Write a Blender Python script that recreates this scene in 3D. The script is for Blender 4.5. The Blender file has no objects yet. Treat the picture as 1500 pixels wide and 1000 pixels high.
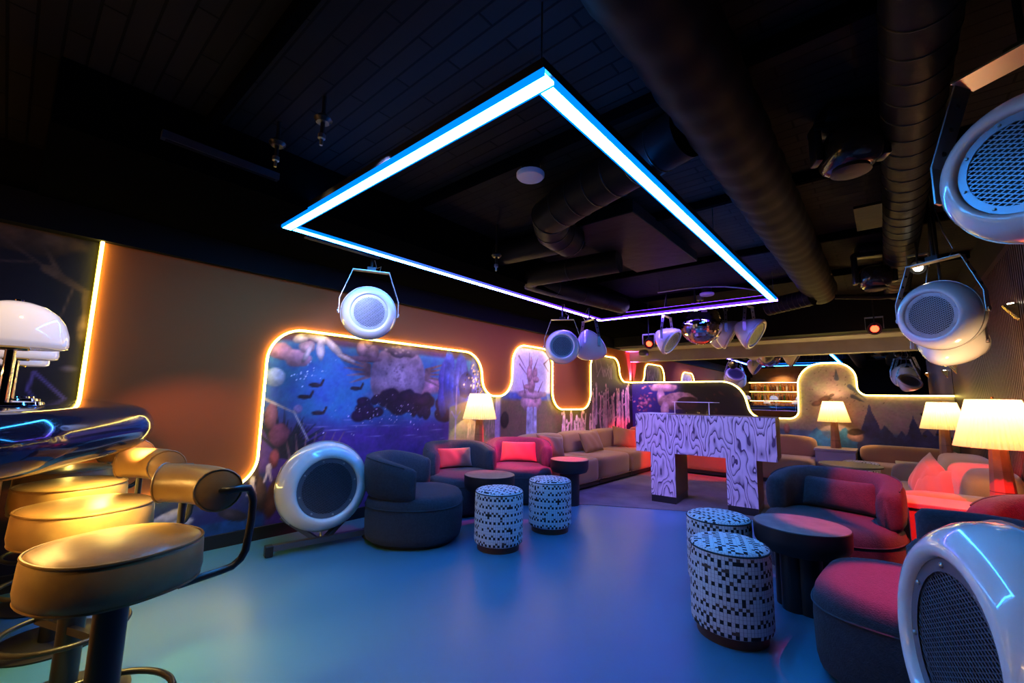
import bpy, bmesh, math, random
import numpy as np
from mathutils import Vector, Matrix, Euler
PI = math.pi
random.seed(7)
S = bpy.context.scene
COL = S.collection

# ------------------------------------------------------------------ camera, world, exposure
cam_d = bpy.data.cameras.new('camera')
cam_d.sensor_width = 36.0
cam_d.lens = 633.66 * 36.0 / 1500.0
cam_d.clip_start = 0.02
cam = bpy.data.objects.new('camera', cam_d)
COL.objects.link(cam)
yaw, pitch, roll = math.radians(40.736), math.radians(7.5426), math.radians(1.1104)
fw = Vector((-math.sin(yaw) * math.cos(pitch), math.cos(yaw) * math.cos(pitch), math.sin(pitch)))
r0 = Vector((math.cos(yaw), math.sin(yaw), 0)); u0 = r0.cross(fw)
rt = r0 * math.cos(roll) + u0 * math.sin(roll)
up = u0 * math.cos(roll) - r0 * math.sin(roll)
mw = Matrix((rt, up, -fw)).transposed().to_4x4()
mw.translation = Vector((0, 0, 1.3))
cam.matrix_world = mw
S.camera = cam
S.view_settings.view_transform = 'Standard'
S.view_settings.look = 'None'
S.view_settings.exposure = 0.0
S.view_settings.gamma = 1.0
S.view_settings.use_curve_mapping = False
world = bpy.data.worlds.new('world'); S.world = world
world.use_nodes = True
world.node_tree.nodes['Background'].inputs[0].default_value = (0.5, 0.5, 0.8, 1)
world.node_tree.nodes['Background'].inputs[1].default_value = 0.003
S.cycles.max_bounces = 8
S.cycles.caustics_reflective = False
S.cycles.caustics_refractive = False
S.cycles.sample_clamp_indirect = 4.0

def spot(name, loc, aim, color, power, angle, blend=0.3, radius=0.04):
    l = bpy.data.lights.new(name, 'SPOT'); l.color = color; l.energy = power
    l.spot_size = math.radians(angle); l.spot_blend = blend; l.shadow_soft_size = radius
    o = bpy.data.objects.new(name, l); COL.objects.link(o); o.location = loc
    o.rotation_euler = (Vector(aim) - Vector(loc)).to_track_quat('-Z', 'Y').to_euler()
    return o
RED = (1.0, 0.012, 0.012)
VIOLET = (0.36, 0.16, 1.0)
spot('stage_light_red', (0.30, 3.10, 2.72), (0.46, 4.75, 0.40), RED, 2600, 40, 0.25)
spot('stage_light_red', (0.30, 3.10, 2.72), (-0.34, 3.72, 0.5), (1.0, 0.05, 0.10), 1100, 17, 0.5)
spot('stage_light_red', (0.62, 3.25, 2.6), (0.06, 2.93, 0.44), (1.0, 0.015, 0.08), 1500, 19, 0.3)
spot('stage_light_red', (-2.86, 6.62, 2.12), (-3.66, 4.50, 0.42), (1.0, 0.012, 0.09), 1500, 31, 0.25)
spot('stage_light_red', (-1.9, 3.1, 2.70), (-3.86, 4.62, 0.55), (1.0, 0.012, 0.10), 3200, 17, 0.3)
spot('stage_light_red', (-1.9, 3.1, 2.70), (-4.08, 3.60, 0.62), (1.0, 0.012, 0.08), 900, 7, 0.4)
spot('stage_light_red', (-0.10, 7.66, 2.28), (-2.9, 8.5, 0.4), (1.0, 0.03, 0.005), 1300, 34, 0.3)
spot('violet_spot', (-2.3, 1.9, 2.62), (-1.85, 5.7, 0.62), (0.42, 0.20, 1.0), 420, 30, 0.4)
spot('violet_spot', (-1.6, 4.2, 2.7), (-2.6, 5.4, 0.0), VIOLET, 120, 50, 0.8)
spot('violet_spot', (-2.4, 4.0, 2.72), (-4.3, 7.9, 1.75), (0.5, 0.24, 1.0), 200, 26, 0.5)
spot('violet_spot', (-2.0, 1.2, 2.62), (-4.39, 3.2, 1.40), (0.32, 0.40, 1.0), 380, 52, 0.7)
spot('violet_spot', (-2.6, 6.0, 2.72), (-4.4, 5.95, 1.5), (0.55, 0.42, 1.0), 150, 62, 0.7)
spot('violet_spot', (-1.2, 2.9, 2.72), (0.36, 4.62, 2.0), (0.55, 0.22, 1.0), 330, 14, 0.4)  # added violet light for the hanging speaker, no fixture at this point
spot('added_wall_fill', (-2.75, 0.47, 1.02), (-4.4, 1.05, 0.62), (1.0, 0.42, 0.12), 70, 58, 0.6)  # added orange fill on the lower wall, no fixture under the counter
spot('added_floor_fill', (-3.06, 0.40, 1.02), (-3.02, 0.46, 0.0), (1.0, 0.70, 0.16), 65, 150, 0.9)  # added warm fill for the floor between the stools, no fixture
spot('added_floor_fill', (-2.36, 0.34, 1.02), (-2.40, 0.42, 0.0), (1.0, 0.70, 0.16), 60, 140, 0.9)  # second added floor fill, nearer the front stool
spot('warm_spot', (-0.25, 6.2, 2.66), (0.45, 6.0, 0.5), (1.0, 0.62, 0.30), 90, 62, 0.7)  # added warm fill that keeps the slat-wall sofa tan under the blue
spot('warm_spot', (-2.85, 6.9, 2.6), (-3.85, 6.8, 0.5), (1.0, 0.60, 0.28), 110, 64, 0.7)  # added warm fill over the mural sofa
spot('added_bottle_fill', (-3.2, -1.75, 2.6), (-3.2, -2.3, 1.5), (1.0, 0.62, 0.25), 90, 110, 0.8)  # unseen fill added to brighten the bottles
spot('warm_spot', (-2.5, 1.0, 2.72), (-3.72, 2.20, 2.12), (1.0, 0.72, 0.35), 60, 22, 0.6)
spot('warm_spot', (-1.6, 0.2, 2.8), (-2.6, 0.35, 0.8), (1.0, 0.66, 0.26), 70, 70, 0.8)
spot('warm_spot', (0.1, 0.8, 2.9), (0.5, 2.42, 2.42), (1.0, 0.66, 0.22), 420, 36, 0.8)
spot('corner_uplight_beam', (-4.35, 9.20, 1.76), (-4.37, 9.21, 2.5), (1.0, 0.08, 0.55), 600, 44, 0.1, 0.01)
spot('corner_wash', (-3.7, 8.8, 2.35), (-3.9, 9.28, 1.3), (0.55, 0.25, 1.0), 90, 90, 0.8)

# ------------------------------------------------------------------ helpers
def tag(o, label=None, cat=None, group=None, kind=None):
    if label: o['label'] = label
    if cat: o['category'] = cat
    if group: o['group'] = group
    if kind: o['kind'] = kind
    return o

def empty(name, loc, label=None, cat=None, group=None, rz=0.0):
    o = bpy.data.objects.new(name, None); COL.objects.link(o)
    o.empty_display_size = 0.1
    o.location = loc; o.rotation_euler = (0, 0, rz)
    return tag(o, label, cat, group)

class MB:
    def __init__(s): s.v = []; s.f = []; s.uv = {}
    def add(s, vs, fs):
        n = len(s.v); s.v += [tuple(p) for p in vs]; s.f += [tuple(i + n for i in f) for f in fs]; return s
    def box(s, x0, x1, y0, y1, z0, z1):
        return s.add([(x0,y0,z0),(x1,y0,z0),(x1,y1,z0),(x0,y1,z0),(x0,y0,z1),(x1,y0,z1),(x1,y1,z1),(x0,y1,z1)],
                     [(0,3,2,1),(4,5,6,7),(0,1,5,4),(1,2,6,5),(2,3,7,6),(3,0,4,7)])
    def rbox(s, x0, x1, y0, y1, z0, z1, r=0.02, seg=3):
        b = bmesh.new(); bmesh.ops.create_cube(b, size=1.0)
        for v in b.verts:
            v.co = ((x0+x1)/2 + v.co.x*(x1-x0), (y0+y1)/2 + v.co.y*(y1-y0), (z0+z1)/2 + v.co.z*(z1-z0))
        bmesh.ops.bevel(b, geom=list(b.edges), offset=r, segments=seg, affect='EDGES', profile=0.5)
        b.verts.index_update()
        s.add([v.co[:] for v in b.verts], [[v.index for v in f.verts] for f in b.faces]); b.free(); return s
    def lathe(s, prof, n=32, c=(0,0,0), sx=1.0, sy=1.0, e=2.0, M=None):
        # prof (r, z); e: superellipse exponent of the plan
        vs = []
        for r, z in prof:
            for i in range(n):
                a = 2*PI*i/n; ca, sa = math.cos(a), math.sin(a)
                k = (abs(ca)**e + abs(sa)**e) ** (-1.0/e)
                p = Vector((r*k*ca*sx, r*k*sa*sy, z))
                if M is not None: p = M @ p
                vs.append((p.x+c[0], p.y+c[1], p.z+c[2]))
        fs = []
        m = len(prof)
        for j in range(m-1):
            for i in range(n):
                fs.append((j*n+i, j*n+(i+1) % n, (j+1)*n+(i+1) % n, (j+1)*n+i))
        if prof[0][0] > 1e-6: fs.append(tuple(reversed(range(n))))
        if prof[-1][0] > 1e-6: fs.append(tuple((m-1)*n+i for i in range(n)))
        return s.add(vs, fs)
    def tube(s, pts, r, n=8, closed=False):
        pts = [Vector(p) for p in pts]; m = len(pts); vs = []; fs = []
        prev = None
        for i, p in enumerate(pts):
            if closed: t = pts[(i+1) % m] - pts[i-1]
            else: t = pts[min(i+1, m-1)] - pts[max(i-1, 0)]
            t.normalize()
            if prev is None:
                a = Vector((0,0,1)) if abs(t.z) < 0.9 else Vector((1,0,0))
                nrm = t.cross(a).normalized()
            else:
                nrm = prev - t * prev.dot(t)
                nrm.normalize()
            prev = nrm; b = t.cross(nrm)
            rr = r[i] if isinstance(r, (list, tuple)) else r
            for k in range(n):
                a = 2*PI*k/n; q = p + (nrm*math.cos(a) + b*math.sin(a))*rr
                vs.append(q[:])
        for i in range(m if closed else m-1):
            j = (i+1) % m
            for k in range(n):
                fs.append((i*n+k, i*n+(k+1) % n, j*n+(k+1) % n, j*n+k))
        if not closed:
            fs.append(tuple(reversed(range(n)))); fs.append(tuple((m-1)*n+k for k in range(n)))
        return s.add(vs, fs)
    def bar(s, a, b, w, h=None):
        a, b = Vector(a), Vector(b); t = (b-a).normalized(); h = h or w
        u = t.cross(Vector((0,0,1)) if abs(t.z) < 0.95 else Vector((1,0,0))).normalized(); v = u.cross(t)
        vs = []
        for p in (a, b):
            for du, dv in ((-1,-1),(1,-1),(1,1),(-1,1)):
                vs.append((p + u*du*w/2 + v*dv*h/2)[:])
        return s.add(vs, [(0,1,2,3),(7,6,5,4),(0,4,5,1),(1,5,6,2),(2,6,7,3),(3,7,4,0)])
    def prism(s, poly, fn, d):
        # poly list of 2D; fn(p2, d) -> 3D; thickness 0..d
        n = len(poly)
        vs = [fn(p, 0) for p in poly] + [fn(p, d) for p in poly]
        fs = [tuple(range(n-1, -1, -1)), tuple(range(n, 2*n))]
        fs += [(i, (i+1) % n, n+(i+1) % n, n+i) for i in range(n)]
        return s.add(vs, fs)
    def soft(s, c, d, p=5.0, n=10, M=None):
        # superquadric soft box: centre c, half dims d
        idx = {}
        vs = []; fs = []
        def vid(P):
            key = (round(P[0], 5), round(P[1], 5), round(P[2], 5))
            if key not in idx:
                k = (abs(P[0])**p + abs(P[1])**p + abs(P[2])**p) ** (-1.0/p)
                q = Vector((P[0]*k*d[0], P[1]*k*d[1], P[2]*k*d[2]))
                if M is not None: q = M @ q
                idx[key] = len(vs); vs.append((q.x+c[0], q.y+c[1], q.z+c[2]))
            return idx[key]
        g = [math.sin((-1 + 2*i/n)*PI/2*0.96)/math.sin(PI/2*0.96) for i in range(n+1)]
        for ax in range(3):
            for sg in (-1, 1):
                for i in range(n):
                    for j in range(n):
                        q = []
                        for (a, b) in ((i,j),(i+1,j),(i+1,j+1),(i,j+1)):
                            P = [0,0,0]; P[ax] = sg; P[(ax+1) % 3] = g[a]; P[(ax+2) % 3] = g[b]
                            q.append(vid(P))
                        fs.append(tuple(q) if sg > 0 else tuple(reversed(q)))
        return s.add(vs, fs)
    def pillow(s, w, h, t, M, n=14):
        # cushion in local XZ plane, thickness along Y
        top = []; vs = []
        for sg in (1, -1):
            for i in range(n+1):
                for j in range(n+1):
                    x = -1 + 2*i/n; z = -1 + 2*j/n
                    th = (max(0, 1-abs(x)**2.6)*max(0, 1-abs(z)**2.6))**0.5
                    px = x*w/2*(1 - 0.06*(1-z*z)); pz = z*h/2*(1 - 0.06*(1-x*x))
                    wr = 0.006*math.sin(9*x+3*z)*th
                    vs.append((M @ Vector((px, sg*(t/2*th+0.004)+wr, pz)))[:])
        N = (n+1)*(n+1); fs = []
        for i in range(n):
            for j in range(n):
                a = i*(n+1)+j; q = (a, a+n+1, a+n+2, a+1)
                fs.append(q); fs.append(tuple(N+k for k in reversed(q)))
        rim = [i*(n+1) for i in range(n+1)] + [n*(n+1)+j for j in range(1, n+1)] + [i*(n+1)+n for i in range(n-1, -1, -1)] + [j for j in range(n-1, 0, -1)]
        for k in range(len(rim)):
            a, b = rim[k], rim[(k+1) % len(rim)]
            fs.append((b, a, N+a, N+b))
        return s.add(vs, fs)
    def build(s, name, mat, parent=None, smooth=40, bevel=0, label=None):
        me = bpy.data.meshes.new(name); me.from_pydata(s.v, [], s.f)
        b = bmesh.new(); b.from_mesh(me); bmesh.ops.recalc_face_normals(b, faces=b.faces)
        if bevel: bmesh.ops.bevel(b, geom=list(b.edges), offset=bevel, segments=2, affect='EDGES', profile=0.5, clamp_overlap=True)
        b.to_mesh(me); b.free()
        if smooth:
            me.polygons.foreach_set('use_smooth', [True]*len(me.polygons))
            me.set_sharp_from_angle(angle=math.radians(smooth))
        me.materials.append(mat)
        o = bpy.data.objects.new(name, me); COL.objects.link(o)
        if parent is not None: o.parent = parent
        if label: o['label'] = label
        return o

def copy_tree(o, parent=None):
    c = o.copy(); COL.objects.link(c)
    if parent is not None: c.parent = parent
    for ch in list(o.children): copy_tree(ch, c)
    return c

def fillet(pts, closed=False, n=8):
    # pts: (a, b, radius)
    out = []; m = len(pts)
    for i, (x, y, r) in enumerate(pts):
        if r <= 0 or (not closed and i in (0, m-1)): out.append((x, y)); continue
        P = Vector((x, y)); A = Vector(pts[i-1][:2]); B = Vector(pts[(i+1) % m][:2])
        a = (A-P); b = (B-P); la, lb = a.length, b.length; a.normalize(); b.normalize()
        ang = a.angle(b); d = min(r/math.tan(ang/2), la*0.5, lb*0.5); rr = d*math.tan(ang/2)
        c = P + (a+b).normalized()*(rr/math.sin(ang/2))
        s = P+a*d-c; e = P+b*d-c
        a0 = math.atan2(s.y, s.x); a1 = math.atan2(e.y, e.x); da = (a1-a0+PI) % (2*PI)-PI
        for k in range(n+1): out.append((c.x+rr*math.cos(a0+da*k/n), c.y+rr*math.sin(a0+da*k/n)))
    return out

# ------------------------------------------------------------------ materials
def mat(name, color=(0.5,0.5,0.5), rough=0.5, metal=0.0, coat=0.0, emis=None, es=0.0, sheen=0.0, trans=0.0, spec=0.5, bump=None, var=None, ior=1.45, mottle=None):
    m = bpy.data.materials.new(name); m.use_nodes = True; nt = m.node_tree; b = nt.nodes['Principled BSDF']
    b.inputs['Base Color'].default_value = (*color, 1); b.inputs['Roughness'].default_value = rough
    b.inputs['Metallic'].default_value = metal; b.inputs['Coat Weight'].default_value = coat
    b.inputs['Coat Roughness'].default_value = 0.05
    b.inputs['Sheen Weight'].default_value = sheen; b.inputs['Transmission Weight'].default_value = trans
    b.inputs['Specular IOR Level'].default_value = spec; b.inputs['IOR'].default_value = ior
    if emis: b.inputs['Emission Color'].default_value = (*emis, 1); b.inputs['Emission Strength'].default_value = es
    tc = None
    def coords():
        nonlocal tc
        if tc is None: tc = nt.nodes.new('ShaderNodeTexCoord')
        return tc.outputs['Object']
    if bump:   # (scale, strength, distance)
        n = nt.nodes.new('ShaderNodeTexNoise'); n.inputs['Scale'].default_value = bump[0]; n.inputs['Detail'].default_value = 4
        nt.links.new(coords(), n.inputs['Vector'])
        bp = nt.nodes.new('ShaderNodeBump'); bp.inputs['Strength'].default_value = bump[1]; bp.inputs['Distance'].default_value = bump[2]
        nt.links.new(n.outputs['Fac'], bp.inputs['Height']); nt.links.new(bp.outputs['Normal'], b.inputs['Normal'])
    if var:    # (scale, colour2)
        n = nt.nodes.new('ShaderNodeTexNoise'); n.inputs['Scale'].default_value = var[0]; n.inputs['Detail'].default_value = 5
        nt.links.new(coords(), n.inputs['Vector'])
        r = nt.nodes.new('ShaderNodeValToRGB'); r.color_ramp.elements[0].position = 0.35; r.color_ramp.elements[1].position = 0.65
        r.color_ramp.elements[0].color = (*color, 1); r.color_ramp.elements[1].color = (*var[1], 1)
        nt.links.new(n.outputs['Fac'], r.inputs['Fac']); nt.links.new(r.outputs['Color'], b.inputs['Base Color'])
    return m

def emit(name, color, strength):
    m = bpy.data.materials.new(name); m.use_nodes = True; nt = m.node_tree
    for n in list(nt.nodes): nt.nodes.remove(n)
    e = nt.nodes.new('ShaderNodeEmission'); e.inputs[0].default_value = (*color, 1); e.inputs[1].default_value = strength
    o = nt.nodes.new('ShaderNodeOutputMaterial'); nt.links.new(e.outputs[0], o.inputs[0]); return m

M = {}
M['shell'] = mat('white_gelcoat', (0.78,0.76,0.74), 0.18, coat=1.0)
M['black_metal'] = mat('black_metal', (0.012,0.012,0.013), 0.35, spec=0.5)
M['grey_metal'] = mat('grey_painted_steel', (0.10,0.11,0.13), 0.35, metal=0.6)
M['steel'] = mat('zinc_steel', (0.42,0.40,0.38), 0.35, metal=0.9)
M['chrome'] = mat('chrome', (0.85,0.85,0.87), 0.05, metal=1.0)
M['grille'] = mat('grille_steel', (0.30,0.31,0.36), 0.35, metal=0.7)
M['grille_dark'] = mat('grille_painted', (0.16,0.17,0.21), 0.4, metal=0.5)
M['dark'] = mat('dark_interior', (0.006,0.006,0.010), 0.6)
M['black_soft'] = mat('black_paint', (0.002,0.002,0.0022), 0.8, spec=0.0, bump=(14,0.3,0.02))
M['duct'] = mat('black_duct', (0.007,0.0065,0.007), 0.5, spec=0.12, bump=(5,0.4,0.02))
M['duct_wrap'] = mat('black_wrap', (0.009,0.008,0.0085), 0.6, spec=0.12)
M['leather'] = mat('tan_leather', (0.30,0.19,0.075), 0.36, bump=(90,0.12,0.003), var=(7,(0.22,0.13,0.05)))
M['piping'] = mat('leather_piping', (0.20,0.12,0.045), 0.35)
M['boucle'] = mat('dark_blue_boucle', (0.018,0.025,0.040), 0.92, sheen=0.05, bump=(160,0.6,0.006), var=(60,(0.028,0.036,0.052)))
M['piping_blue'] = mat('chair_piping', (0.02,0.035,0.05), 0.8)
M['chair_pillow'] = mat('chair_pillow', (0.06,0.05,0.08), 0.85, sheen=0.4, bump=(120,0.4,0.004))
M['sofa'] = mat('tan_sofa_fabric', (0.34,0.17,0.065), 0.85, sheen=0.3, bump=(130,0.4,0.003), var=(2,(0.30,0.145,0.055)))
M['cushion'] = mat('tan_cushion', (0.28,0.13,0.05), 0.85, sheen=0.3, bump=(130,0.4,0.003))
M['table'] = mat('black_stained_wood', (0.012,0.012,0.015), 0.45, bump=(30,0.2,0.003))
M['veneer'] = mat('greyed_oak_veneer', (0.17,0.14,0.135), 0.5, var=(14,(0.13,0.105,0.10)))
M['plinth_wood'] = mat('brown_wood', (0.07,0.03,0.015), 0.4, bump=(20,0.2,0.003))
M['lamp_wood'] = mat('lamp_wood', (0.30,0.13,0.06), 0.4, var=(9,(0.20,0.085,0.04)))
M['counter'] = mat('dark_blue_lacquer', (0.010,0.012,0.035), 0.12, coat=0.6)
M['bar_wood'] = mat('bar_wood', (0.42,0.22,0.09), 0.45, var=(6,(0.34,0.17,0.065)))
M['brown_panel'] = mat('brown_wall_panel', (0.38,0.11,0.030), 0.8, spec=0.15, bump=(120,0.15,0.002))
M['ledge'] = mat('ledge_wood', (0.26,0.20,0.17), 0.5)
M['slat'] = mat('slat_wood', (0.060,0.028,0.022), 0.45)
M['slat_back'] = mat('slat_backing', (0.003,0.003,0.003), 0.7)
M['plaster'] = mat('grey_soffit', (0.30,0.27,0.26), 0.75, bump=(8,0.2,0.01), var=(3,(0.24,0.21,0.20)))
M['black_wall'] = mat('black_wall', (0.004,0.004,0.005), 0.7, spec=0.12)
def acrylic():
    m = bpy.data.materials.new('clear_acrylic'); m.use_nodes = True; nt = m.node_tree
    for n in list(nt.nodes): nt.nodes.remove(n)
    t = nt.nodes.new('ShaderNodeBsdfTransparent'); t.inputs[0].default_value = (0.95,0.95,0.98,1)
    g = nt.nodes.new('ShaderNodeBsdfGlossy'); g.inputs[1].default_value = 0.05
    mx = nt.nodes.new('ShaderNodeMixShader'); mx.inputs[0].default_value = 0.003
    o = nt.nodes.new('ShaderNodeOutputMaterial'); nt.links.new(t.outputs[0], mx.inputs[1]); nt.links.new(g.outputs[0], mx.inputs[2]); nt.links.new(mx.outputs[0], o.inputs[0]); return m
M['acrylic'] = acrylic()
M['acrylic_edge'] = mat('edge_highlight', (0.85,0.80,0.9), 0.3)  # pale colour stands for light caught along the sheet edges
M['glass'] = mat('bottle_glass', (0.5,0.28,0.1), 0.08, trans=0.4)
M['opal'] = mat('opal_glass', (0.82,0.78,0.80), 0.10, coat=0.8, emis=(1.0,0.80,0.82), es=0.42)
M['neon'] = emit('neon_warm', (1.0,0.70,0.04), 6.0)
M['neon_core'] = emit('neon_white', (1.0,0.76,0.16), 24.0)
M['disc_white'] = mat('white_disc', (0.75,0.7,0.75), 0.5)
M['gold'] = mat('brass', (0.6,0.40,0.12), 0.25, metal=1.0)
M['red_led'] = emit('red_led', (1.0,0.03,0.01), 14.0)
M['white_led'] = emit('white_led', (1.0,0.86,0.6), 16.0)
M['green_led'] = emit('green_white_led', (0.8,1.0,0.85), 30.0)
M['warm_strip'] = emit('warm_strip', (1.0,0.55,0.13), 120.0)
M['shelf_strip'] = emit('shelf_strip', (1.0,0.50,0.12), 50.0)
M['mirror'] = mat('mirror_glass', (0.78,0.77,0.78), 0.0, metal=1.0)
M['ball'] = mat('mirror_facets', (0.80,0.80,0.82), 0.04, metal=1.0)
M['label'] = mat('bottle_label', (0.6,0.5,0.3), 0.6)

def floor_mat():
    m = mat('resin_floor', (0.10,0.19,0.25), 0.30, spec=0.5); nt = m.node_tree; b = nt.nodes['Principled BSDF']
    tc = nt.nodes.new('ShaderNodeTexCoord')
    n = nt.nodes.new('ShaderNodeTexNoise'); n.inputs['Scale'].default_value = 1.3; n.inputs['Detail'].default_value = 6
    nt.links.new(tc.outputs['Object'], n.inputs['Vector'])
    r = nt.nodes.new('ShaderNodeValToRGB')
    r.color_ramp.elements[0].color = (0.036,0.15,0.25,1); r.color_ramp.elements[1].color = (0.05,0.19,0.30,1)
    nt.links.new(n.outputs['Fac'], r.inputs['Fac']); nt.links.new(r.outputs['Color'], b.inputs['Base Color'])
    mr = nt.nodes.new('ShaderNodeMapRange'); mr.inputs['To Min'].default_value = 0.26; mr.inputs['To Max'].default_value = 0.42
    nt.links.new(n.outputs['Fac'], mr.inputs['Value']); nt.links.new(mr.outputs['Result'], b.inputs['Roughness'])
    return m
M['floor'] = floor_mat()
M['carpet'] = mat('grey_carpet', (0.11,0.10,0.12), 0.95, bump=(60,0.5,0.006), var=(3,(0.16,0.15,0.17)))

def zebra_mat(name, c0, c1, freq=26.0):
    # book-matched plywood figure: contour lines of a stretched noise field
    m = mat(name, c0, 0.45); nt = m.node_tree; b = nt.nodes['Principled BSDF']; L = nt.links
    tc = nt.nodes.new('ShaderNodeTexCoord')
    sep = nt.nodes.new('ShaderNodeSeparateXYZ'); L.new(tc.outputs['Object'], sep.inputs[0])
    add = nt.nodes.new('ShaderNodeMath'); add.operation = 'PINGPONG'; add.inputs[1].default_value = 0.83
    off = nt.nodes.new('ShaderNodeMath'); off.operation = 'ADD'; off.inputs[1].default_value = 0.36
    L.new(sep.outputs[0], off.inputs[0]); L.new(off.outputs[0], add.inputs[0])
    cmb = nt.nodes.new('ShaderNodeCombineXYZ'); L.new(add.outputs[0], cmb.inputs[0]); L.new(sep.outputs[1], cmb.inputs[1])
    zz = nt.nodes.new('ShaderNodeMath'); zz.operation = 'MULTIPLY'; zz.inputs[1].default_value = 0.30
    L.new(sep.outputs[2], zz.inputs[0]); L.new(zz.outputs[0], cmb.inputs[2])
    n = nt.nodes.new('ShaderNodeTexNoise'); n.inputs['Scale'].default_value = 4.2; n.inputs['Detail'].default_value = 2.6; n.inputs['Roughness'].default_value = 0.45
    L.new(cmb.outputs[0], n.inputs['Vector'])
    mu = nt.nodes.new('ShaderNodeMath'); mu.operation = 'MULTIPLY'; mu.inputs[1].default_value = freq; L.new(n.outputs['Fac'], mu.inputs[0])
    fr = nt.nodes.new('ShaderNodeMath'); fr.operation = 'FRACT'; L.new(mu.outputs[0], fr.inputs[0])
    r = nt.nodes.new('ShaderNodeValToRGB'); cr = r.color_ramp
    cr.elements[0].position = 0.0; cr.elements[0].color = (*c0, 1)
    cr.elements[1].position = 0.45; cr.elements[1].color = (*c0, 1)
    e = cr.elements.new(0.80); e.color = (*[0.45*a+0.55*d for a, d in zip(c0, c1)], 1)
    e = cr.elements.new(0.86); e.color = (*c1, 1)
    e = cr.elements.new(0.97); e.color = (*c1, 1)
    e = cr.elements.new(1.0); e.color = (*c0, 1)
    L.new(fr.outputs[0], r.inputs['Fac']); L.new(r.outputs['Color'], b.inputs['Base Color'])
    return m
M['zebra'] = zebra_mat('zebra_plywood', (0.60,0.54,0.62), (0.06,0.04,0.09), 17.0)
M['booth_side'] = mat('booth_side_wood', (0.14,0.06,0.035), 0.5, var=(5,(0.10,0.04,0.025)))

def mosaic_mat():
    # woven jacquard: narrow columns with alternating dark and pale picks; uv in metres
    m = mat('mosaic_fabric', (0.7,0.7,0.7), 0.8); nt = m.node_tree; b = nt.nodes['Principled BSDF']; L = nt.links
    uv = nt.nodes.new('ShaderNodeUVMap'); uv.uv_map = 'UVMap'
    sep = nt.nodes.new('ShaderNodeSeparateXYZ'); L.new(uv.outputs[0], sep.inputs[0])
    def math_(op, a, bv=None):
        n = nt.nodes.new('ShaderNodeMath'); n.operation = op
        if isinstance(a, (int, float)): n.inputs[0].default_value = a
        else: L.new(a, n.inputs[0])
        if bv is not None:
            if isinstance(bv, (int, float)): n.inputs[1].default_value = bv
            else: L.new(bv, n.inputs[1])
        return n.outputs[0]
    u = math_('DIVIDE', sep.outputs[0], 0.0185); v = math_('DIVIDE', sep.outputs[1], 0.0205)
    iu = math_('FLOOR', u); fu = math_('FRACT', u); iv = math_('FLOOR', v); fv = math_('FRACT', v)
    par_u = math_('MODULO', math_('ABSOLUTE', iu), 2.0)
    row = math_('MODULO', iv, 3.0)
    is0 = math_('LESS_THAN', row, 0.5)                      # row 0: dark on even columns
    is1 = math_('MULTIPLY', math_('GREATER_THAN', row, 0.5), math_('LESS_THAN', row, 1.5))
    cmb = nt.nodes.new('ShaderNodeCombineXYZ'); L.new(iu, cmb.inputs[0]); L.new(iv, cmb.inputs[1])
    wn = nt.nodes.new('ShaderNodeTexWhiteNoise'); wn.noise_dimensions = '2D'; L.new(cmb.outputs[0], wn.inputs['Vector'])
    rnd = wn.outputs['Value']
    even = math_('LESS_THAN', par_u, 0.5); odd = math_('GREATER_THAN', par_u, 0.5)
    d0 = math_('MULTIPLY', math_('MULTIPLY', is0, even), math_('LESS_THAN', rnd, 0.93))
    d1 = math_('MULTIPLY', math_('MULTIPLY', is1, odd), math_('LESS_THAN', rnd, 0.45))
    d1 = math_('MULTIPLY', d1, math_('LESS_THAN', fv, 0.8))
    d2 = math_('LESS_THAN', rnd, 0.035)
    dark = math_('MAXIMUM', math_('MAXIMUM', d0, d1), d2)
    gap = math_('MAXIMUM', math_('LESS_THAN', fu, 0.10), math_('MULTIPLY', math_('LESS_THAN', fv, 0.08), 0.6))
    mix1 = nt.nodes.new('ShaderNodeMix'); mix1.data_type = 'RGBA'
    mix1.inputs[6].default_value = (0.66,0.66,0.70,1); mix1.inputs[7].default_value = (0.16,0.15,0.17,1); L.new(gap, mix1.inputs[0])
    dk = nt.nodes.new('ShaderNodeMix'); dk.data_type = 'RGBA'
    dk.inputs[6].default_value = (0.010,0.010,0.014,1); dk.inputs[7].default_value = (0.10,0.06,0.05,1)
    L.new(math_('MULTIPLY', is1, 0.9), dk.inputs[0])
    mix2 = nt.nodes.new('ShaderNodeMix'); mix2.data_type = 'RGBA'; L.new(mix1.outputs[2], mix2.inputs[6]); L.new(dk.outputs[2], mix2.inputs[7]); L.new(dark, mix2.inputs[0])
    L.new(mix2.outputs[2], b.inputs['Base Color'])
    return m
M['mosaic'] = mosaic_mat()

def shade_mat():
    m = bpy.data.materials.new('pleated_shade'); m.use_nodes = True; nt = m.node_tree
    for n in list(nt.nodes): nt.nodes.remove(n)
    d = nt.nodes.new('ShaderNodeBsdfDiffuse'); d.inputs[0].default_value = (0.80,0.66,0.46,1)
    t = nt.nodes.new('ShaderNodeBsdfTranslucent'); t.inputs[0].default_value = (0.92,0.70,0.36,1)
    mx = nt.nodes.new('ShaderNodeMixShader'); mx.inputs[0].default_value = 0.6
    o = nt.nodes.new('ShaderNodeOutputMaterial')
    nt.links.new(d.outputs[0], mx.inputs[1]); nt.links.new(t.outputs[0], mx.inputs[2]); nt.links.new(mx.outputs[0], o.inputs[0]); return m
M['shade'] = shade_mat()

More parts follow.
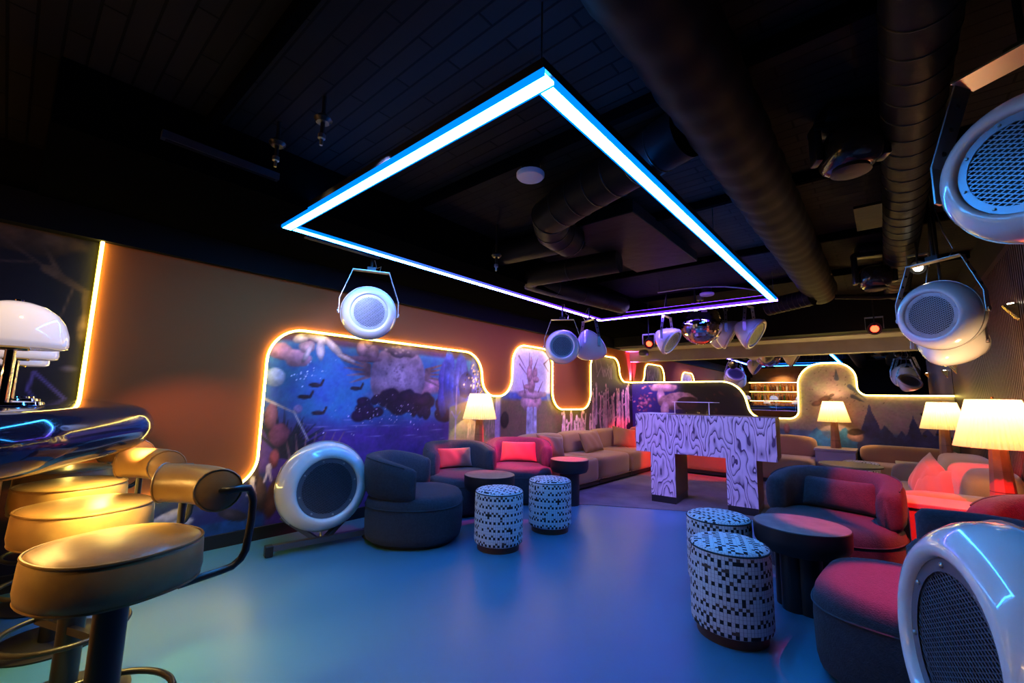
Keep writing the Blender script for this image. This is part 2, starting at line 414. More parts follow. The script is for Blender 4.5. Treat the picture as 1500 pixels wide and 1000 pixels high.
# ------------------------------------------------------------------ murals (flat printed wallpaper: generic fantasy landscapes)
def vnoise(x, y, seed):
    rs = np.random.RandomState(seed); T = rs.rand(64, 64)
    xi = np.floor(x).astype(int); yi = np.floor(y).astype(int); fx = x-xi; fy = y-yi
    fx = fx*fx*(3-2*fx); fy = fy*fy*(3-2*fy)
    a = T[xi % 64, yi % 64]; b = T[(xi+1) % 64, yi % 64]; c = T[xi % 64, (yi+1) % 64]; d = T[(xi+1) % 64, (yi+1) % 64]
    return (a*(1-fx)+b*fx)*(1-fy)+(c*(1-fx)+d*fx)*fy
def fbm(x, y, s, seed, o=4):
    r = 0; a = 0.5; t = 0
    for k in range(o):
        r = r+a*vnoise(x*s*2**k, y*s*2**k, seed+k); t += a; a *= 0.5
    return r/t
class Paint:
    def __init__(s, A, B):
        s.A = A; s.B = B; s.C = np.zeros(A.shape+(3,)); s.N = 0.55+0.9*fbm(A, B, 11, 5, 5)
    def fill(s, c): s.C[:] = c
    def blend(s, m, c):
        m = np.clip(m, 0, 1)[..., None]
        c = np.asarray(c, float)
        if c.ndim == 1: c = c*s.N[..., None]
        s.C = s.C*(1-m)+c*m
    def ell(s, x, y, rx, ry, c, soft=0.12, rot=0.0, wob=0.0, op=1.0, shade=0.0):
        dx = s.A-x; dy = s.B-y; cr, sr = math.cos(rot), math.sin(rot)
        u = (dx*cr+dy*sr)/rx; v = (-dx*sr+dy*cr)/ry
        q = np.sqrt(u*u+v*v)
        if wob: q = q+wob*(fbm(s.A, s.B, 9, int(abs(x*100))+3)-0.5)
        m = np.clip((1-q)/soft, 0, 1)*op
        s.blend(m, np.asarray(c)*(1.22-0.5*np.clip(q, 0, 1)-0.25*np.clip(v, -1, 1)*-1)[..., None]*s.N[..., None])
    def cap(s, p, q, r0, r1, c, soft=0.012):
        p = np.array(p); q = np.array(q); d = q-p; L = max(d@d, 1e-9)
        t = np.clip(((s.A-p[0])*d[0]+(s.B-p[1])*d[1])/L, 0, 1)
        D = np.hypot(s.A-p[0]-t*d[0], s.B-p[1]-t*d[1]); R = r0+(r1-r0)*t
        s.blend((R-D)/soft+0.5, c)
    def below(s, f, c, soft=0.02, a0=-99, a1=99, op=1.0, edge=0.05):
        m = np.clip((f-s.B)/soft, 0, 1)*np.clip((s.A-a0)/edge, 0, 1)*np.clip((a1-s.A)/edge, 0, 1)*op
        s.blend(m, c)

def paint_left(A, B):
    P = Paint(A, B); n1 = fbm(A, B, 3, 11); n2 = fbm(A, B, 12, 31); rs = random.Random(3)
    P.fill((0.045,0.040,0.10))
    # ---- lake bay
    lake = np.stack([0.10+0.08*n1, 0.22+0.14*n2, 0.42+0.18*n1], -1)
    P.blend(((A > 1.3) & (A < 4.75)).astype(float), lake)
    P.below(1.80-0.0*A, lake*0.9, 0.05, 1.3, 4.6)
    P.blend(np.clip((B-1.80)/0.04, 0, 1)*np.clip((A-1.3)*9, 0, 1)*np.clip((4.7-A)*9, 0, 1), np.stack([0.12+0.1*n1, 0.07+0.06*n2, 0.17+0.1*n1], -1))
    deep = np.stack([0.14+0.08*n2, 0.08+0.06*n1, 0.26+0.12*n2], -1)
    P.below(1.12+0.16*(n1-0.5), deep, 0.18, 1.3, 4.3)
    for k in range(26):   # ripples
        x = rs.uniform(2.0, 4.0); y = rs.uniform(0.75, 1.05); P.ell(x, y, rs.uniform(0.05,0.2), 0.006, (0.36,0.32,0.5), 0.6, op=0.6)
    P.ell(3.45, 1.42, 0.9, 0.12, (0.55,0.32,0.40), 0.4, rot=0.16, wob=0.4)     # rose bank
    P.ell(3.05, 1.52, 0.40, 0.40, (0.50,0.36,0.45), 0.06, wob=0.10)             # pale boulder
    P.ell(2.96, 1.60, 0.26, 0.22, (0.58,0.43,0.52), 0.7, op=0.7)
    for k in range(46):
        a = rs.uniform(0, 2*PI); q = rs.uniform(0, 0.34); P.ell(3.05+q*math.cos(a), 1.52+q*math.sin(a), 0.02, 0.014, (0.36,0.24,0.33), 0.5, op=0.6)
    for sx in (-1, 1):    # fronds beside the boulder
        for k in range(5):
            P.cap((3.05+sx*0.40, 1.52+0.03*k), (3.05+sx*(0.62+0.04*k), 1.44+0.08*k), 0.022, 0.004, (0.34,0.22,0.24))
    for k in range(40):   # dark islet in front of it
        x = rs.gauss(3.1, 0.36); P.ell(x, 1.14+0.13*math.cos((x-3.1)*2.0)+rs.uniform(-0.13,0.05), rs.uniform(0.06,0.16), rs.uniform(0.05,0.11), (0.07+rs.random()*0.04,0.035,0.11), 0.25, wob=0.3)
    for k in range(150):
        P.ell(rs.gauss(3.0, 0.45), rs.gauss(1.12, 0.10), 0.006, 0.006, (0.6,0.5,0.6), 0.5)
    for (x, y) in ((2.05,1.40),(2.10,1.12),(1.95,1.28),(2.5,1.38)):   # water birds
        P.ell(x, y, 0.075, 0.028, (0.10,0.06,0.08), 0.3); P.cap((x+0.06, y), (x+0.085, y+0.055), 0.014, 0.012, (0.10,0.06,0.08))
    for k in range(9):    # blue crags
        x = 3.75+0.09*k; h = 1.72+0.16*math.sin(k*2.3); w = 0.10
        P.ell(x, h-0.28, w, 0.40, (0.13+0.05*rs.random(),0.17,0.46+0.1*rs.random()), 0.12, rot=rs.uniform(-0.2,0.2), wob=0.5)
    P.ell(4.15, 1.48, 0.14, 0.20, (0.10,0.09,0.28), 0.15, wob=0.5)
    P.below(1.10+0.22*np.sin((A-3.6)*1.5)+0.05*(n1-0.5), np.stack([0.36+0.14*n2, 0.33+0.12*n1, 0.24+0.08*n2], -1), 0.03, 3.85, 5.1, edge=0.03)
    P.ell(4.40, 1.14, 0.20, 0.17, (0.50,0.38,0.38), 0.1, wob=0.3)               # pale gourd rock
    P.ell(4.50, 1.06, 0.05, 0.07, (0.16,0.09,0.08), 0.3)
    for k in range(60):
        x = rs.uniform(4.2, 5.1); P.cap((x, rs.uniform(0.72,0.9)), (x+rs.uniform(-0.03,0.03), rs.uniform(0.88,1.02)), 0.007, 0.003, (0.62,0.52,0.40))
    for k in range(70):   # speckled thicket
        P.ell(rs.gauss(4.34, 0.10), rs.gauss(1.50, 0.14), 0.018, 0.018, rs.choice([(0.5,0.42,0.4),(0.10,0.07,0.1)]), 0.4)
    P.cap((3.98,0.62), (3.98,1.45), 0.014, 0.008, (0.5,0.45,0.58)); 
    for s_ in (-1, 1): P.cap((3.98,1.02), (3.98+s_*0.08,1.12), 0.010, 0.008, (0.5,0.45,0.58))
    # ---- dark plants at the near edge of the bay
    for k in range(60):
        a = rs.uniform(-0.4, 2.4); l = rs.uniform(0.2, 0.52)
        P.cap((1.75+0.1*rs.random(), 0.72), (1.75+l*math.cos(a)*0.95, 0.72+l*math.sin(a)), 0.022, 0.003, (0.06,0.05+0.03*rs.random(),0.09))
    for k in range(7):
        P.cap((1.9+0.05*k, 0.55), (1.80+0.10*k, 0.92), 0.022, 0.003, (0.30,0.20,0.22))
    P.ell(1.66, 1.46, 0.10, 0.10, (0.45,0.52,0.70), 0.15, wob=0.3)
    P.ell(1.70, 1.72, 0.12, 0.10, (0.46,0.30,0.40), 0.2, wob=0.6); P.ell(1.86, 1.66, 0.15, 0.09, (0.52,0.34,0.42), 0.2, wob=0.6); P.ell(1.95,1.78,0.10,0.07,(0.55,0.40,0.46),0.25,wob=0.6)
    for k in range(30): P.ell(rs.gauss(1.98,0.10), rs.gauss(1.50,0.06), 0.008, 0.008, (0.6,0.65,0.8), 0.5)
    for (x, y, rx, ry, ro) in ((1.88,1.86,0.10,0.05,0.4),(2.05,1.88,0.16,0.055,-0.2),(2.22,1.80,0.13,0.05,-0.7),(2.08,1.76,0.05,0.13,0.1),(2.36,1.70,0.12,0.03,-0.3),(1.95,1.72,0.03,0.12,-0.4)):
        P.ell(x, y, rx, ry, (0.58,0.50,0.54), 0.25, rot=ro, wob=0.35)          # pale cloud-like stones
    for (x, y, r) in ((2.56,1.82,0.09),(2.68,1.78,0.09),(2.62,1.90,0.06)): P.ell(x, y, r, r*1.15, (0.40,0.28,0.38), 0.2, wob=0.2)
    P.ell(2.60, 1.71, 0.22, 0.04, (0.34,0.22,0.30), 0.3, wob=0.4)
    P.ell(3.05, 1.86, 0.26, 0.10, (0.30,0.22,0.34), 0.15, wob=0.5)
    for k in range(12): P.ell(rs.uniform(2.84,3.28), rs.uniform(1.80,1.93), 0.03, 0.018, (0.46,0.36,0.46), 0.4)
    P.ell(1.66, 1.10, 0.06, 0.13, (0.34,0.20,0.26), 0.2, wob=0.5); P.ell(1.74, 0.92, 0.10, 0.12, (0.30,0.15,0.22), 0.2, wob=0.5); P.ell(1.90,1.16,0.05,0.05,(0.42,0.34,0.55),0.3)
    P.ell(1.72, 0.70, 0.05, 0.10, (0.36,0.14,0.16), 0.3, wob=0.4); P.cap((1.86,1.14),(2.02,0.86),0.008,0.006,(0.5,0.5,0.55)); P.cap((1.60,1.25),(1.88,1.12),0.012,0.006,(0.55,0.5,0.5))
    # ---- strip under the brown panel
    low = np.stack([0.05+0.05*n1, 0.07+0.06*n2, 0.20+0.12*n1], -1)
    P.below(0.60+0*A, low, 0.03, 0.3, 1.7)
    P.below(0.20+0.03*n1, (0.05,0.16,0.34), 0.02, 0.3, 1.7)
    for (x, y, rx, ry, ro, c) in ((1.60,0.42,0.09,0.20,0.3,(0.20,0.13,0.10)),(1.74,0.34,0.08,0.2,-0.2,(0.26,0.13,0.08)),(1.9,0.40,0.10,0.26,0.1,(0.24,0.14,0.08)),(1.55,0.62,0.05,0.2,0.1,(0.16,0.11,0.12)),(0.95,0.30,0.16,0.06,0.4,(0.48,0.46,0.55)),(1.05,0.25,0.1,0.04,0.1,(0.5,0.48,0.55)),(1.42,0.25,0.14,0.05,-0.4,(0.12,0.10,0.12))):
        P.ell(x, y, rx, ry, c, 0.2, rot=ro, wob=0.3)
    for (x, y) in ((1.68,0.62),(1.55,0.52),(1.80,0.58)):
        P.ell(x, y, 0.028, 0.05, (0.66,0.60,0.64), 0.25, wob=0.5); P.cap((x,y),(x-0.03,y-0.12),0.012,0.008,(0.62,0.56,0.60)); P.cap((x,y),(x+0.03,y-0.12),0.012,0.008,(0.62,0.56,0.60))
    # ---- near black bay beside the bar, pale bare branches
    P.blend((A < 0.34).astype(float), np.stack([0.020+0.012*n1, 0.020+0.012*n2, 0.055+0.03*n1], -1))
    P.ell(-0.02, 2.34, 0.34, 0.13, (0.16,0.12,0.10), 0.2, wob=0.5)
    for a, b_, r in (((-0.25,2.40),(0.10,2.14),0.012),((0.10,2.14),(0.30,2.02),0.03),((0.16,2.12),(0.06,2.32),0.015),((0.02,2.17),(-0.18,2.13),0.008),((0.32,2.0),(0.34,1.70),0.03),((0.24,2.02),(0.20,1.80),0.006)):
        P.cap(a, b_, r, r*0.6, (0.17,0.13,0.12))
    P.ell(0.33, 1.75, 0.05, 0.14, (0.22,0.17,0.16), 0.4, wob=0.8); P.ell(0.28,1.45,0.06,0.03,(0.12,0.11,0.2),0.5)
    for p, q in (((0.12,1.42),(0.30,1.22)),((0.12,1.42),(0.10,1.30)),((0.10,1.30),(0.16,1.2))): P.cap(p, q, 0.008, 0.008, (0.16,0.14,0.38))
    for (y, z, r) in ((0.02,0.80,0.10),(0.12,0.55,0.12),(-0.05,0.3,0.12),(0.2,0.30,0.1)): P.ell(y, z, r, r*1.2, (0.30,0.14,0.10), 0.3, wob=0.6)
    # ---- tower bay
    sky = np.stack([0.56+0.12*n1, 0.52+0.10*n2, 0.58+0.12*n1], -1)
    P.blend(((A > 4.75) & (A < 6.9)).astype(float), sky)
    P.below(1.42+0.02*n1, (0.13,0.18,0.42), 0.05, 4.85, 6.9); P.below(1.30+0.04*n1, np.stack([0.26+0.1*n2, 0.19+0.08*n1, 0.14+0.05*n2], -1), 0.06, 4.85, 6.9)
    P.ell(5.62, 1.25, 0.30, 0.17, (0.56,0.38,0.40), 0.12, wob=0.35); P.ell(5.62, 1.38, 0.40, 0.08, (0.50,0.36,0.40), 0.2, wob=0.5)
    for (x, y, rx, ry) in ((5.62,1.55,0.12,0.16),(5.56,1.72,0.08,0.14),(5.70,1.74,0.07,0.10),(5.60,1.9,0.03,0.12),(5.74,1.62,0.10,0.06),(5.5,1.5,0.1,0.05)):
        P.ell(x, y, rx, ry, (0.50,0.34,0.36), 0.2, wob=0.6)
    for p, q in (((5.45,1.40),(5.38,1.60)),((5.8,1.42),(5.92,1.6)),((5.30,1.85),(5.48,1.70)),((5.68,1.8),(5.78,1.98)),((5.55,1.85),(5.55,2.05)),((5.28,1.98),(5.45,1.8)),((5.95,1.9),(6.1,2.0)),((5.95,1.9),(6.08,1.78))): P.cap(p, q, 0.014, 0.005, (0.30,0.20,0.22))
    for x in (5.54,5.62,5.72): P.cap((x,0.7),(x,1.14),0.05,0.04,(0.52,0.50,0.58))
    P.ell(4.97, 0.98, 0.10, 0.14, (0.08,0.06,0.06), 0.2, wob=0.3)
    # ---- grove bay: pale standing trunks in the dusk
    P.blend(np.clip((A-6.75)/0.3, 0, 1), np.stack([0.16+0.08*n1, 0.12+0.06*n2, 0.15+0.08*n1], -1))
    P.below(1.25+0.12*np.sin(A*3)+0.1*(n1-0.5), np.stack([0.20+0.08*n2, 0.15+0.06*n1, 0.10+0.04*n2], -1), 0.1, 6.2, 7.6, edge=0.3)
    P.blend(np.clip((A-7.9)/0.5, 0, 1)*np.clip((1.8-B)/0.3, 0, 1), (0.07,0.035,0.13))
    for k in range(58):
        x = rs.uniform(6.5, 9.2); b0 = rs.uniform(0.62, 1.0); h = rs.uniform(0.22, 0.6) if x < 7.5 else rs.uniform(0.3, 0.85); w = rs.uniform(0.022, 0.05)
        if 6.1 < x < 7.45: b0 = 0.62; h = min(h, 0.42)
        c = (0.66+0.14*rs.random(), 0.46+0.1*rs.random(), 0.56+0.1*rs.random())
        P.cap((x, b0), (x+rs.uniform(-0.07,0.07), b0+h), w, w*0.55, c); P.ell(x+rs.uniform(-0.04,0.04), b0+h+0.03, w*0.9, w*1.2, c, 0.25)
        if rs.random() < 0.6: P.cap((x, b0+h*0.7), (x+rs.uniform(-0.16,0.16), b0+h*(0.4+0.6*rs.random())), w*0.4, w*0.25, c)
    for k in range(14):
        x = rs.uniform(7.75, 8.45); P.cap((x, rs.uniform(1.75,1.9)), (x+rs.uniform(-0.14,0.14), rs.uniform(1.95,2.12)), 0.022, 0.012, (0.42,0.32,0.42))
    P.C *= ((0.88+0.24*fbm(A, B, 40, 77, 3))*(0.75+0.5*fbm(A, B, 1.7, 90, 3)))[..., None]
    return P.C

def paint_back(A, B):
    P = Paint(A, B); n1 = fbm(A, B, 3, 51); n2 = fbm(A, B, 12, 61); rs = random.Random(9)
    P.fill((0.030,0.024,0.030))
    blue = np.stack([0.07+0.06*n1, 0.05+0.05*n2, 0.28+0.16*n1], -1)
    P.blend(np.clip((-3.15-A)/0.35, 0, 1), blue)
    P.ell(-3.62, 1.60, 0.34, 0.10, (0.62,0.44,0.55), 0.2, wob=0.4); P.ell(-3.70, 1.42, 0.10, 0.20, (0.60,0.46,0.58), 0.25, wob=0.3)   # big pale toadstool
    P.ell(-3.35, 1.32, 0.42, 0.19, (0.48,0.36,0.40), 0.1, rot=0.1, wob=0.2); P.ell(-3.14, 1.28, 0.24, 0.15, (0.12,0.06,0.06), 0.12, wob=0.2)
    P.ell(-3.62, 1.14, 0.10, 0.18, (0.52,0.42,0.55), 0.2, wob=0.3)
    for k in range(40): P.ell(rs.gauss(-4.05,0.12), rs.gauss(1.30,0.2), rs.uniform(0.02,0.06), rs.uniform(0.015,0.05), (0.50,0.26,0.42) if k % 2 else (0.25,0.12,0.3), 0.3, rot=rs.random()*3, wob=0.5)
    for k in range(14): P.ell(rs.uniform(-3.0,-2.1), rs.uniform(0.8,1.5), rs.uniform(0.03,0.10), 0.03, (0.12,0.06,0.05), 0.4, rot=rs.random()*3, wob=0.6)
    sky = np.stack([0.34+0.12*n1, 0.29+0.10*n2, 0.26+0.08*n1], -1)
    P.blend(np.clip((A+1.75)/0.1, 0, 1), sky)
    P.below(1.02+0.06*n1, np.stack([0.28+0.06*n1, 0.24+0.06*n2, 0.27+0.06*n1], -1), 0.3, -1.8)
    P.below(0.86+0.03*n1, (0.15,0.22,0.34), 0.04, -1.8)
    P.below(0.74+0.04*n1, np.stack([0.22+0.08*n2, 0.22+0.08*n1, 0.12+0.05*n2], -1), 0.05, -1.8)
    def crag(x, top, w, c):
        f = top-np.abs(A-x)/w*(top-0.65)+0.10*(fbm(A, B, 10, int(x*50)+200)-0.5)
        P.below(f, c, 0.015, x-w, x+w, edge=0.01)
    for (x, t, w) in ((-0.95,0.95,0.20),(-0.72,0.85,0.16),(-0.55,0.95,0.22)): crag(x, t, w, (0.10,0.26,0.42))
    for (x, t, w) in ((-0.22,1.32,0.20),(-0.05,1.0,0.24),(0.15,0.92,0.2),(0.30,1.16,0.16),(0.45,0.98,0.2),(0.58,1.05,0.12)): crag(x, t, w, (0.07+0.03*rs.random(),0.10,0.22))
    P.ell(-0.42, 0.80, 0.12, 0.11, (0.50,0.34,0.30), 0.2, wob=0.5); P.ell(-0.42, 0.86, 0.13, 0.06, (0.12,0.08,0.06), 0.3, wob=0.6)
    for (x, y, r) in ((-0.80,1.40,0.10),(-0.93,1.32,0.08),(-0.70,1.47,0.05)): P.ell(x, y, r, r*0.6, (0.20,0.13,0.11), 0.3, rot=0.4, wob=0.7)
    for p, q in (((-0.45,1.62),(-0.25,1.40)),((-0.42,1.45),(-0.28,1.36)),((-0.62,1.75),(-0.62,1.9))): P.cap(p, q, 0.035, 0.005, (0.13,0.14,0.20))
    for k in range(60): P.ell(rs.gauss(-0.65,0.25), rs.gauss(1.45,0.25), rs.uniform(0.006,0.02), 0.008, (0.16,0.11,0.10), 0.5, rot=rs.random()*3)
    for (x, y) in ((-1.55,0.85),(-1.40,0.86)): P.ell(x, y, 0.05, 0.10, (0.42,0.24,0.24), 0.3, wob=0.5)
    for k in range(30): P.ell(rs.uniform(0.4,0.8), rs.uniform(0.75,1.25), 0.03, 0.025, (0.07,0.05,0.04), 0.4, rot=rs.random()*3, wob=0.6)
    P.C *= ((0.88+0.24*fbm(A, B, 40, 78, 3))*(0.75+0.5*fbm(A, B, 1.7, 90, 3)))[..., None]
    return P.C

def mural_mat(name):
    m = mat(name, (0.5,0.5,0.5), 0.55); nt = m.node_tree; b = nt.nodes['Principled BSDF']
    a = nt.nodes.new('ShaderNodeAttribute'); a.attribute_name = 'Col'
    nt.links.new(a.outputs['Color'], b.inputs['Base Color']); return m

def grid_mural(name, a0, a1, b0, b1, step, fn3, paint, keep=None, parent=None):
    na = int((a1-a0)/step)+1; nb = int((b1-b0)/step)+1
    A, B = np.meshgrid(np.linspace(a0, a1, na), np.linspace(b0, b1, nb), indexing='ij')
    C = paint(A, B)
    idx = np.arange(na*nb).reshape(na, nb)
    F = np.stack([idx[:-1, :-1], idx[1:, :-1], idx[1:, 1:], idx[:-1, 1:]], -1)
    if keep is not None:
        Ac = (A[:-1, :-1]+A[1:, 1:])/2; Bc = (B[:-1, :-1]+B[1:, 1:])/2
        F = F[keep(Ac, Bc)]
    F = F.reshape(-1, 4)
    V = fn3(A.ravel(), B.ravel())
    me = bpy.data.meshes.new(name)
    me.vertices.add(len(V)); me.vertices.foreach_set('co', V.astype(np.float32).ravel())
    me.loops.add(F.size); me.loops.foreach_set('vertex_index', F.astype(np.int32).ravel())
    me.polygons.add(len(F)); me.polygons.foreach_set('loop_start', np.arange(0, F.size, 4, dtype=np.int32))
    me.polygons.foreach_set('loop_total', np.full(len(F), 4, dtype=np.int32))
    me.update(calc_edges=True)
    ca = me.color_attributes.new('Col', 'FLOAT_COLOR', 'POINT')
    cc = np.ones((len(V), 4), np.float32); cc[:, :3] = np.clip(C.reshape(-1, 3), 0, 1)**1.7*1.25
    ca.data.foreach_set('color', cc.ravel())
    me.materials.append(mural_mat(name+'_print'))
    o = bpy.data.objects.new(name, me); COL.objects.link(o)
    if parent: o.parent = parent
    return o

def inside(poly):
    P = np.array(poly)
    def f(A, B):
        r = np.zeros(A.shape, bool); n = len(P)
        for i in range(n):
            x0, y0 = P[i]; x1, y1 = P[(i+1) % n]
            if y0 == y1: continue
            c = ((y0 > B) != (y1 > B)) & (A < (x1-x0)*(B-y0)/(y1-y0)+x0)
            r ^= c
        return r
    return f

# ------------------------------------------------------------------ room shell
XL, XR, YB, ZC = -4.40, 0.82, 9.30, 2.98
def struct(name, mb, m, parent=None, smooth=0):
    o = mb.build(name, m, parent, smooth)
    if parent is None: o['kind'] = 'structure'
    return o
struct('floor', MB().box(-4.5, 2.6, -2.4, 9.5, -0.1, 0.0), M['floor'])
cp = [(-4.39,4.05),(-3.55,4.45),(-2.9,4.95),(-2.4,5.22),(-1.9,5.5),(-0.9,5.75),(0.8,5.8),(0.8,9.28),(-4.39,9.28)]
crp = MB().prism(cp, lambda p, d: (p[0], p[1], d), 0.006).build('carpet', M['carpet'], None, 0)
tag(crp, 'grey carpet under the plywood DJ booth and sofas', 'carpet')
struct('wall_left', MB().box(-4.5, XL, -2.4, 9.5, 0, 3.1), M['black_wall'])
struct('wall_back', MB().box(-4.5, 2.6, YB, 9.5, 0, 3.1), M['black_wall'])
struct('wall_rear', MB().box(-4.5, 2.6, -2.5, -2.4, 0, 3.1), M['black_wall'])
struct('wall_far_right', MB().box(2.5, 2.6, -2.4, 4.36, 0, 3.1), M['black_wall'])
wr = struct('wall_right', MB().box(XR, 2.6, 4.36, 9.3, 0, 3.1), M['slat_back'])
sl = MB(); y = 4.40
while y < 9.27:
    sl.box(XR-0.035, XR+0.001, y, y+0.034, 0.0, 2.50); y += 0.062
so = sl.build('slat', M['slat'], wr, 0); so['kind'] = 'stuff'
MB().box(XR-0.03, XR+0.001, 4.38, 9.28, 2.50, 2.56).build('slat_cap_rail', M['slat'], wr, 0)
# ceiling deck with sprayed planks
cm = mat('black_deck', (0.020,0.018,0.016), 0.8, spec=0.1)
nt = cm.node_tree; tcn = nt.nodes.new('ShaderNodeTexCoord'); br = nt.nodes.new('ShaderNodeTexBrick')
br.inputs['Scale'].default_value = 1.0; br.inputs['Brick Width'].default_value = 0.62; br.inputs['Row Height'].default_value = 0.09; br.inputs['Mortar Size'].default_value = 0.006
br.inputs['Color1'].default_value = (0.014,0.0125,0.011,1); br.inputs['Color2'].default_value = (0.010,0.009,0.008,1); br.inputs['Mortar'].default_value = (0.002,0.002,0.002,1)
mp = nt.nodes.new('ShaderNodeMapping'); mp.inputs['Rotation'].default_value = (0,0,0)
nt.links.new(tcn.outputs['Object'], mp.inputs[0]); nt.links.new(mp.outputs[0], br.inputs['Vector']); nt.links.new(br.outputs['Color'], nt.nodes['Principled BSDF'].inputs['Base Color'])
bpn = nt.nodes.new('ShaderNodeBump'); bpn.inputs['Distance'].default_value = 0.02; nt.links.new(br.outputs['Fac'], bpn.inputs['Height']); bpn.invert = True
nt.links.new(bpn.outputs[0], nt.nodes['Principled BSDF'].inputs['Normal'])
struct('ceiling', MB().box(-4.5, 2.6, -2.4, 9.5, ZC, ZC+0.1), cm)
# steel joists across the deck (part of the setting)
for k, yy in enumerate((-1.0, 0.62, 2.12, 3.62, 5.12, 6.62)):
    struct('trim_%d' % (k+1), MB().box(-3.05, 0.8, yy, yy+0.05, ZC-0.07, ZC+0.02), M['black_soft'])
# soffit running above the left wall
struct('trim_10', MB().box(XL, -3.05, 0.0, 8.6, 2.62, ZC+0.02), M['black_soft'])
struct('trim_11', MB().box(XL, -4.30, -2.4, 8.6, 2.40, 2.63), M['black_wall'])
# grey soffit in front of the mirror
struct('trim_12', MB().box(XL, XR, 8.62, YB, 2.40, ZC+0.02), M['plaster'])
struct('trim_13', MB().box(XL, XR, 9.18, YB, 2.18, 2.41), M['plaster'])
struct('trim_14', MB().box(XL, XR, 8.30, 8.63, 2.42, ZC+0.02), M['black_wall'])
bb = struct('baseboard_left', MB().box(XL, XL+0.03, 0.0, 9.28, 0.0, 0.11), M['black_metal'])

# mural on the left wall
ml = grid_mural('mural', -0.9, 9.30, 0.10, 2.40, 0.0125, lambda a, b: np.stack([np.full_like(a, XL+0.004), a, b], -1), paint_left)
tag(ml, 'printed dusk landscape wallpaper of lake, boulder and pale trunks along the long side wall', 'mural')
# brown raised panel
left_curve = [(0.36,2.40,0),(0.36,0.48,0.10),(1.56,0.48,0.26),(1.56,1.93,0.32),(4.38,1.93,0.34),(4.44,1.335,0.26),(5.06,1.335,0.30),(5.08,2.15,0.30),(6.14,2.15,0.28),(6.14,1.13,0.32),(7.42,1.13,0.32),(7.42,2.21,0.28),(8.62,2.21,0.32),(8.66,1.715,0.30),(9.27,1.715,0)]
lc = fillet(left_curve, n=10)
poly = lc+[(9.27,2.40)]
bp_ = MB().prism(poly, lambda p, d: (XL+0.007+d, p[0], p[1]), 0.032).build('wall_panel', M['brown_panel'], None, 0)
tag(bp_, 'raised brown wall panel with rounded drips hanging over the lakeside wallpaper', 'wall panel')

def neon(name, pts, fn, label, r=0.010):
    root = empty(name, fn(pts[0], 0), label, 'neon light', 'neon outlines around the wallpaper')
    inv = Vector(fn(pts[0], 0))
    P = [Vector(fn(p, 0.020))-inv for p in pts]
    MB().tube(P, r, 8).build('neon_tube', M['neon_core'], root, 60)
    Q = [Vector(fn(p, 0.004))-inv for p in pts]
    MB().tube(Q, r*1.25, 6).build('neon_halo', M['neon'], root, 60)  # yellow glow put behind the tube as its halo
    return root
fnL = lambda p, d: (XL+0.035+d, p[0], p[1])
neon('neon_light', [(0.355, 2.40-0.02*k) for k in range(0, 97, 8)], fnL, 'straight upright yellow neon line beside the bar on the wall panel edge')
main = lc[lc.index(min(lc[:14], key=lambda p: abs(p[1]-0.48)+abs(p[0]-0.5))):]
neon('neon_light', main, fnL, 'long winding yellow neon line along the drips of the brown wall panel')

# back wall: mirror with mural below the curve
mir = MB().box(XL+0.01, XR-0.04, YB-0.012, YB+0.001, 0.0, 2.19).build('mirror', M['mirror'], None, 0)
tag(mir, 'wall mirror above the curved neon line reflecting the bar and ceiling', 'mirror')
back_curve = [(-4.36,1.72,0),(-2.12,1.72,0.50),(-1.96,1.04,0.22),(-1.20,1.045,0.15),(-1.17,2.02,0.38),(-0.36,2.02,0.36),(-0.35,1.467,0.14),(0.78,1.467,0)]
bc = fillet(back_curve, n=12)
bpoly = bc+[(0.78,0.0),(-4.36,0.0)]
mb_ = grid_mural('mural', -4.37, 0.78, 0.10, 2.06, 0.012, lambda a, b: np.stack([a, np.full_like(a, YB-0.030), b], -1), paint_back, inside(bpoly))
tag(mb_, 'printed wallpaper with blue crags under pale sky below the mirror', 'mural')
neon('neon_light', bc, lambda p, d: (p[0], YB-0.030-d, p[1]), 'curved yellow neon line across the mirror wall behind the booth')

# ------------------------------------------------------------------ LED rectangle on the ceiling
def led_mat(name, c0, c1, s, a0, a1, axis):
    m = bpy.data.materials.new(name); m.use_nodes = True; nt = m.node_tree
    for n in list(nt.nodes): nt.nodes.remove(n)
    tc = nt.nodes.new('ShaderNodeTexCoord'); sp = nt.nodes.new('ShaderNodeSeparateXYZ'); nt.links.new(tc.outputs['Object'], sp.inputs[0])
    mr = nt.nodes.new('ShaderNodeMapRange'); mr.inputs['From Min'].default_value = a0; mr.inputs['From Max'].default_value = a1
    nt.links.new(sp.outputs[axis], mr.inputs['Value'])
    mx = nt.nodes.new('ShaderNodeMix'); mx.data_type = 'RGBA'; mx.inputs[6].default_value = (*c0,1); mx.inputs[7].default_value = (*c1,1)
    nt.links.new(mr.outputs['Result'], mx.inputs[0])
    e = nt.nodes.new('ShaderNodeEmission'); e.inputs[1].default_value = s; nt.links.new(mx.outputs[2], e.inputs[0])
    o = nt.nodes.new('ShaderNodeOutputMaterial'); nt.links.new(e.outputs[0], o.inputs[0]); return m
LX0, LX1, LY0, LY1, LZ = -3.505, -0.955, 1.27, 6.28, 2.60
BLUE = (0.0,0.20,1.0); VIO = (0.16,0.03,1.0)
BLUE_HOT = (0.03,0.33,1.0); VIO_HOT = (0.16,0.09,1.0)
LS = 70.0
led = empty('led_frame', (0,0,0), 'large glowing blue rectangle of light strips hung under the ceiling', 'light')
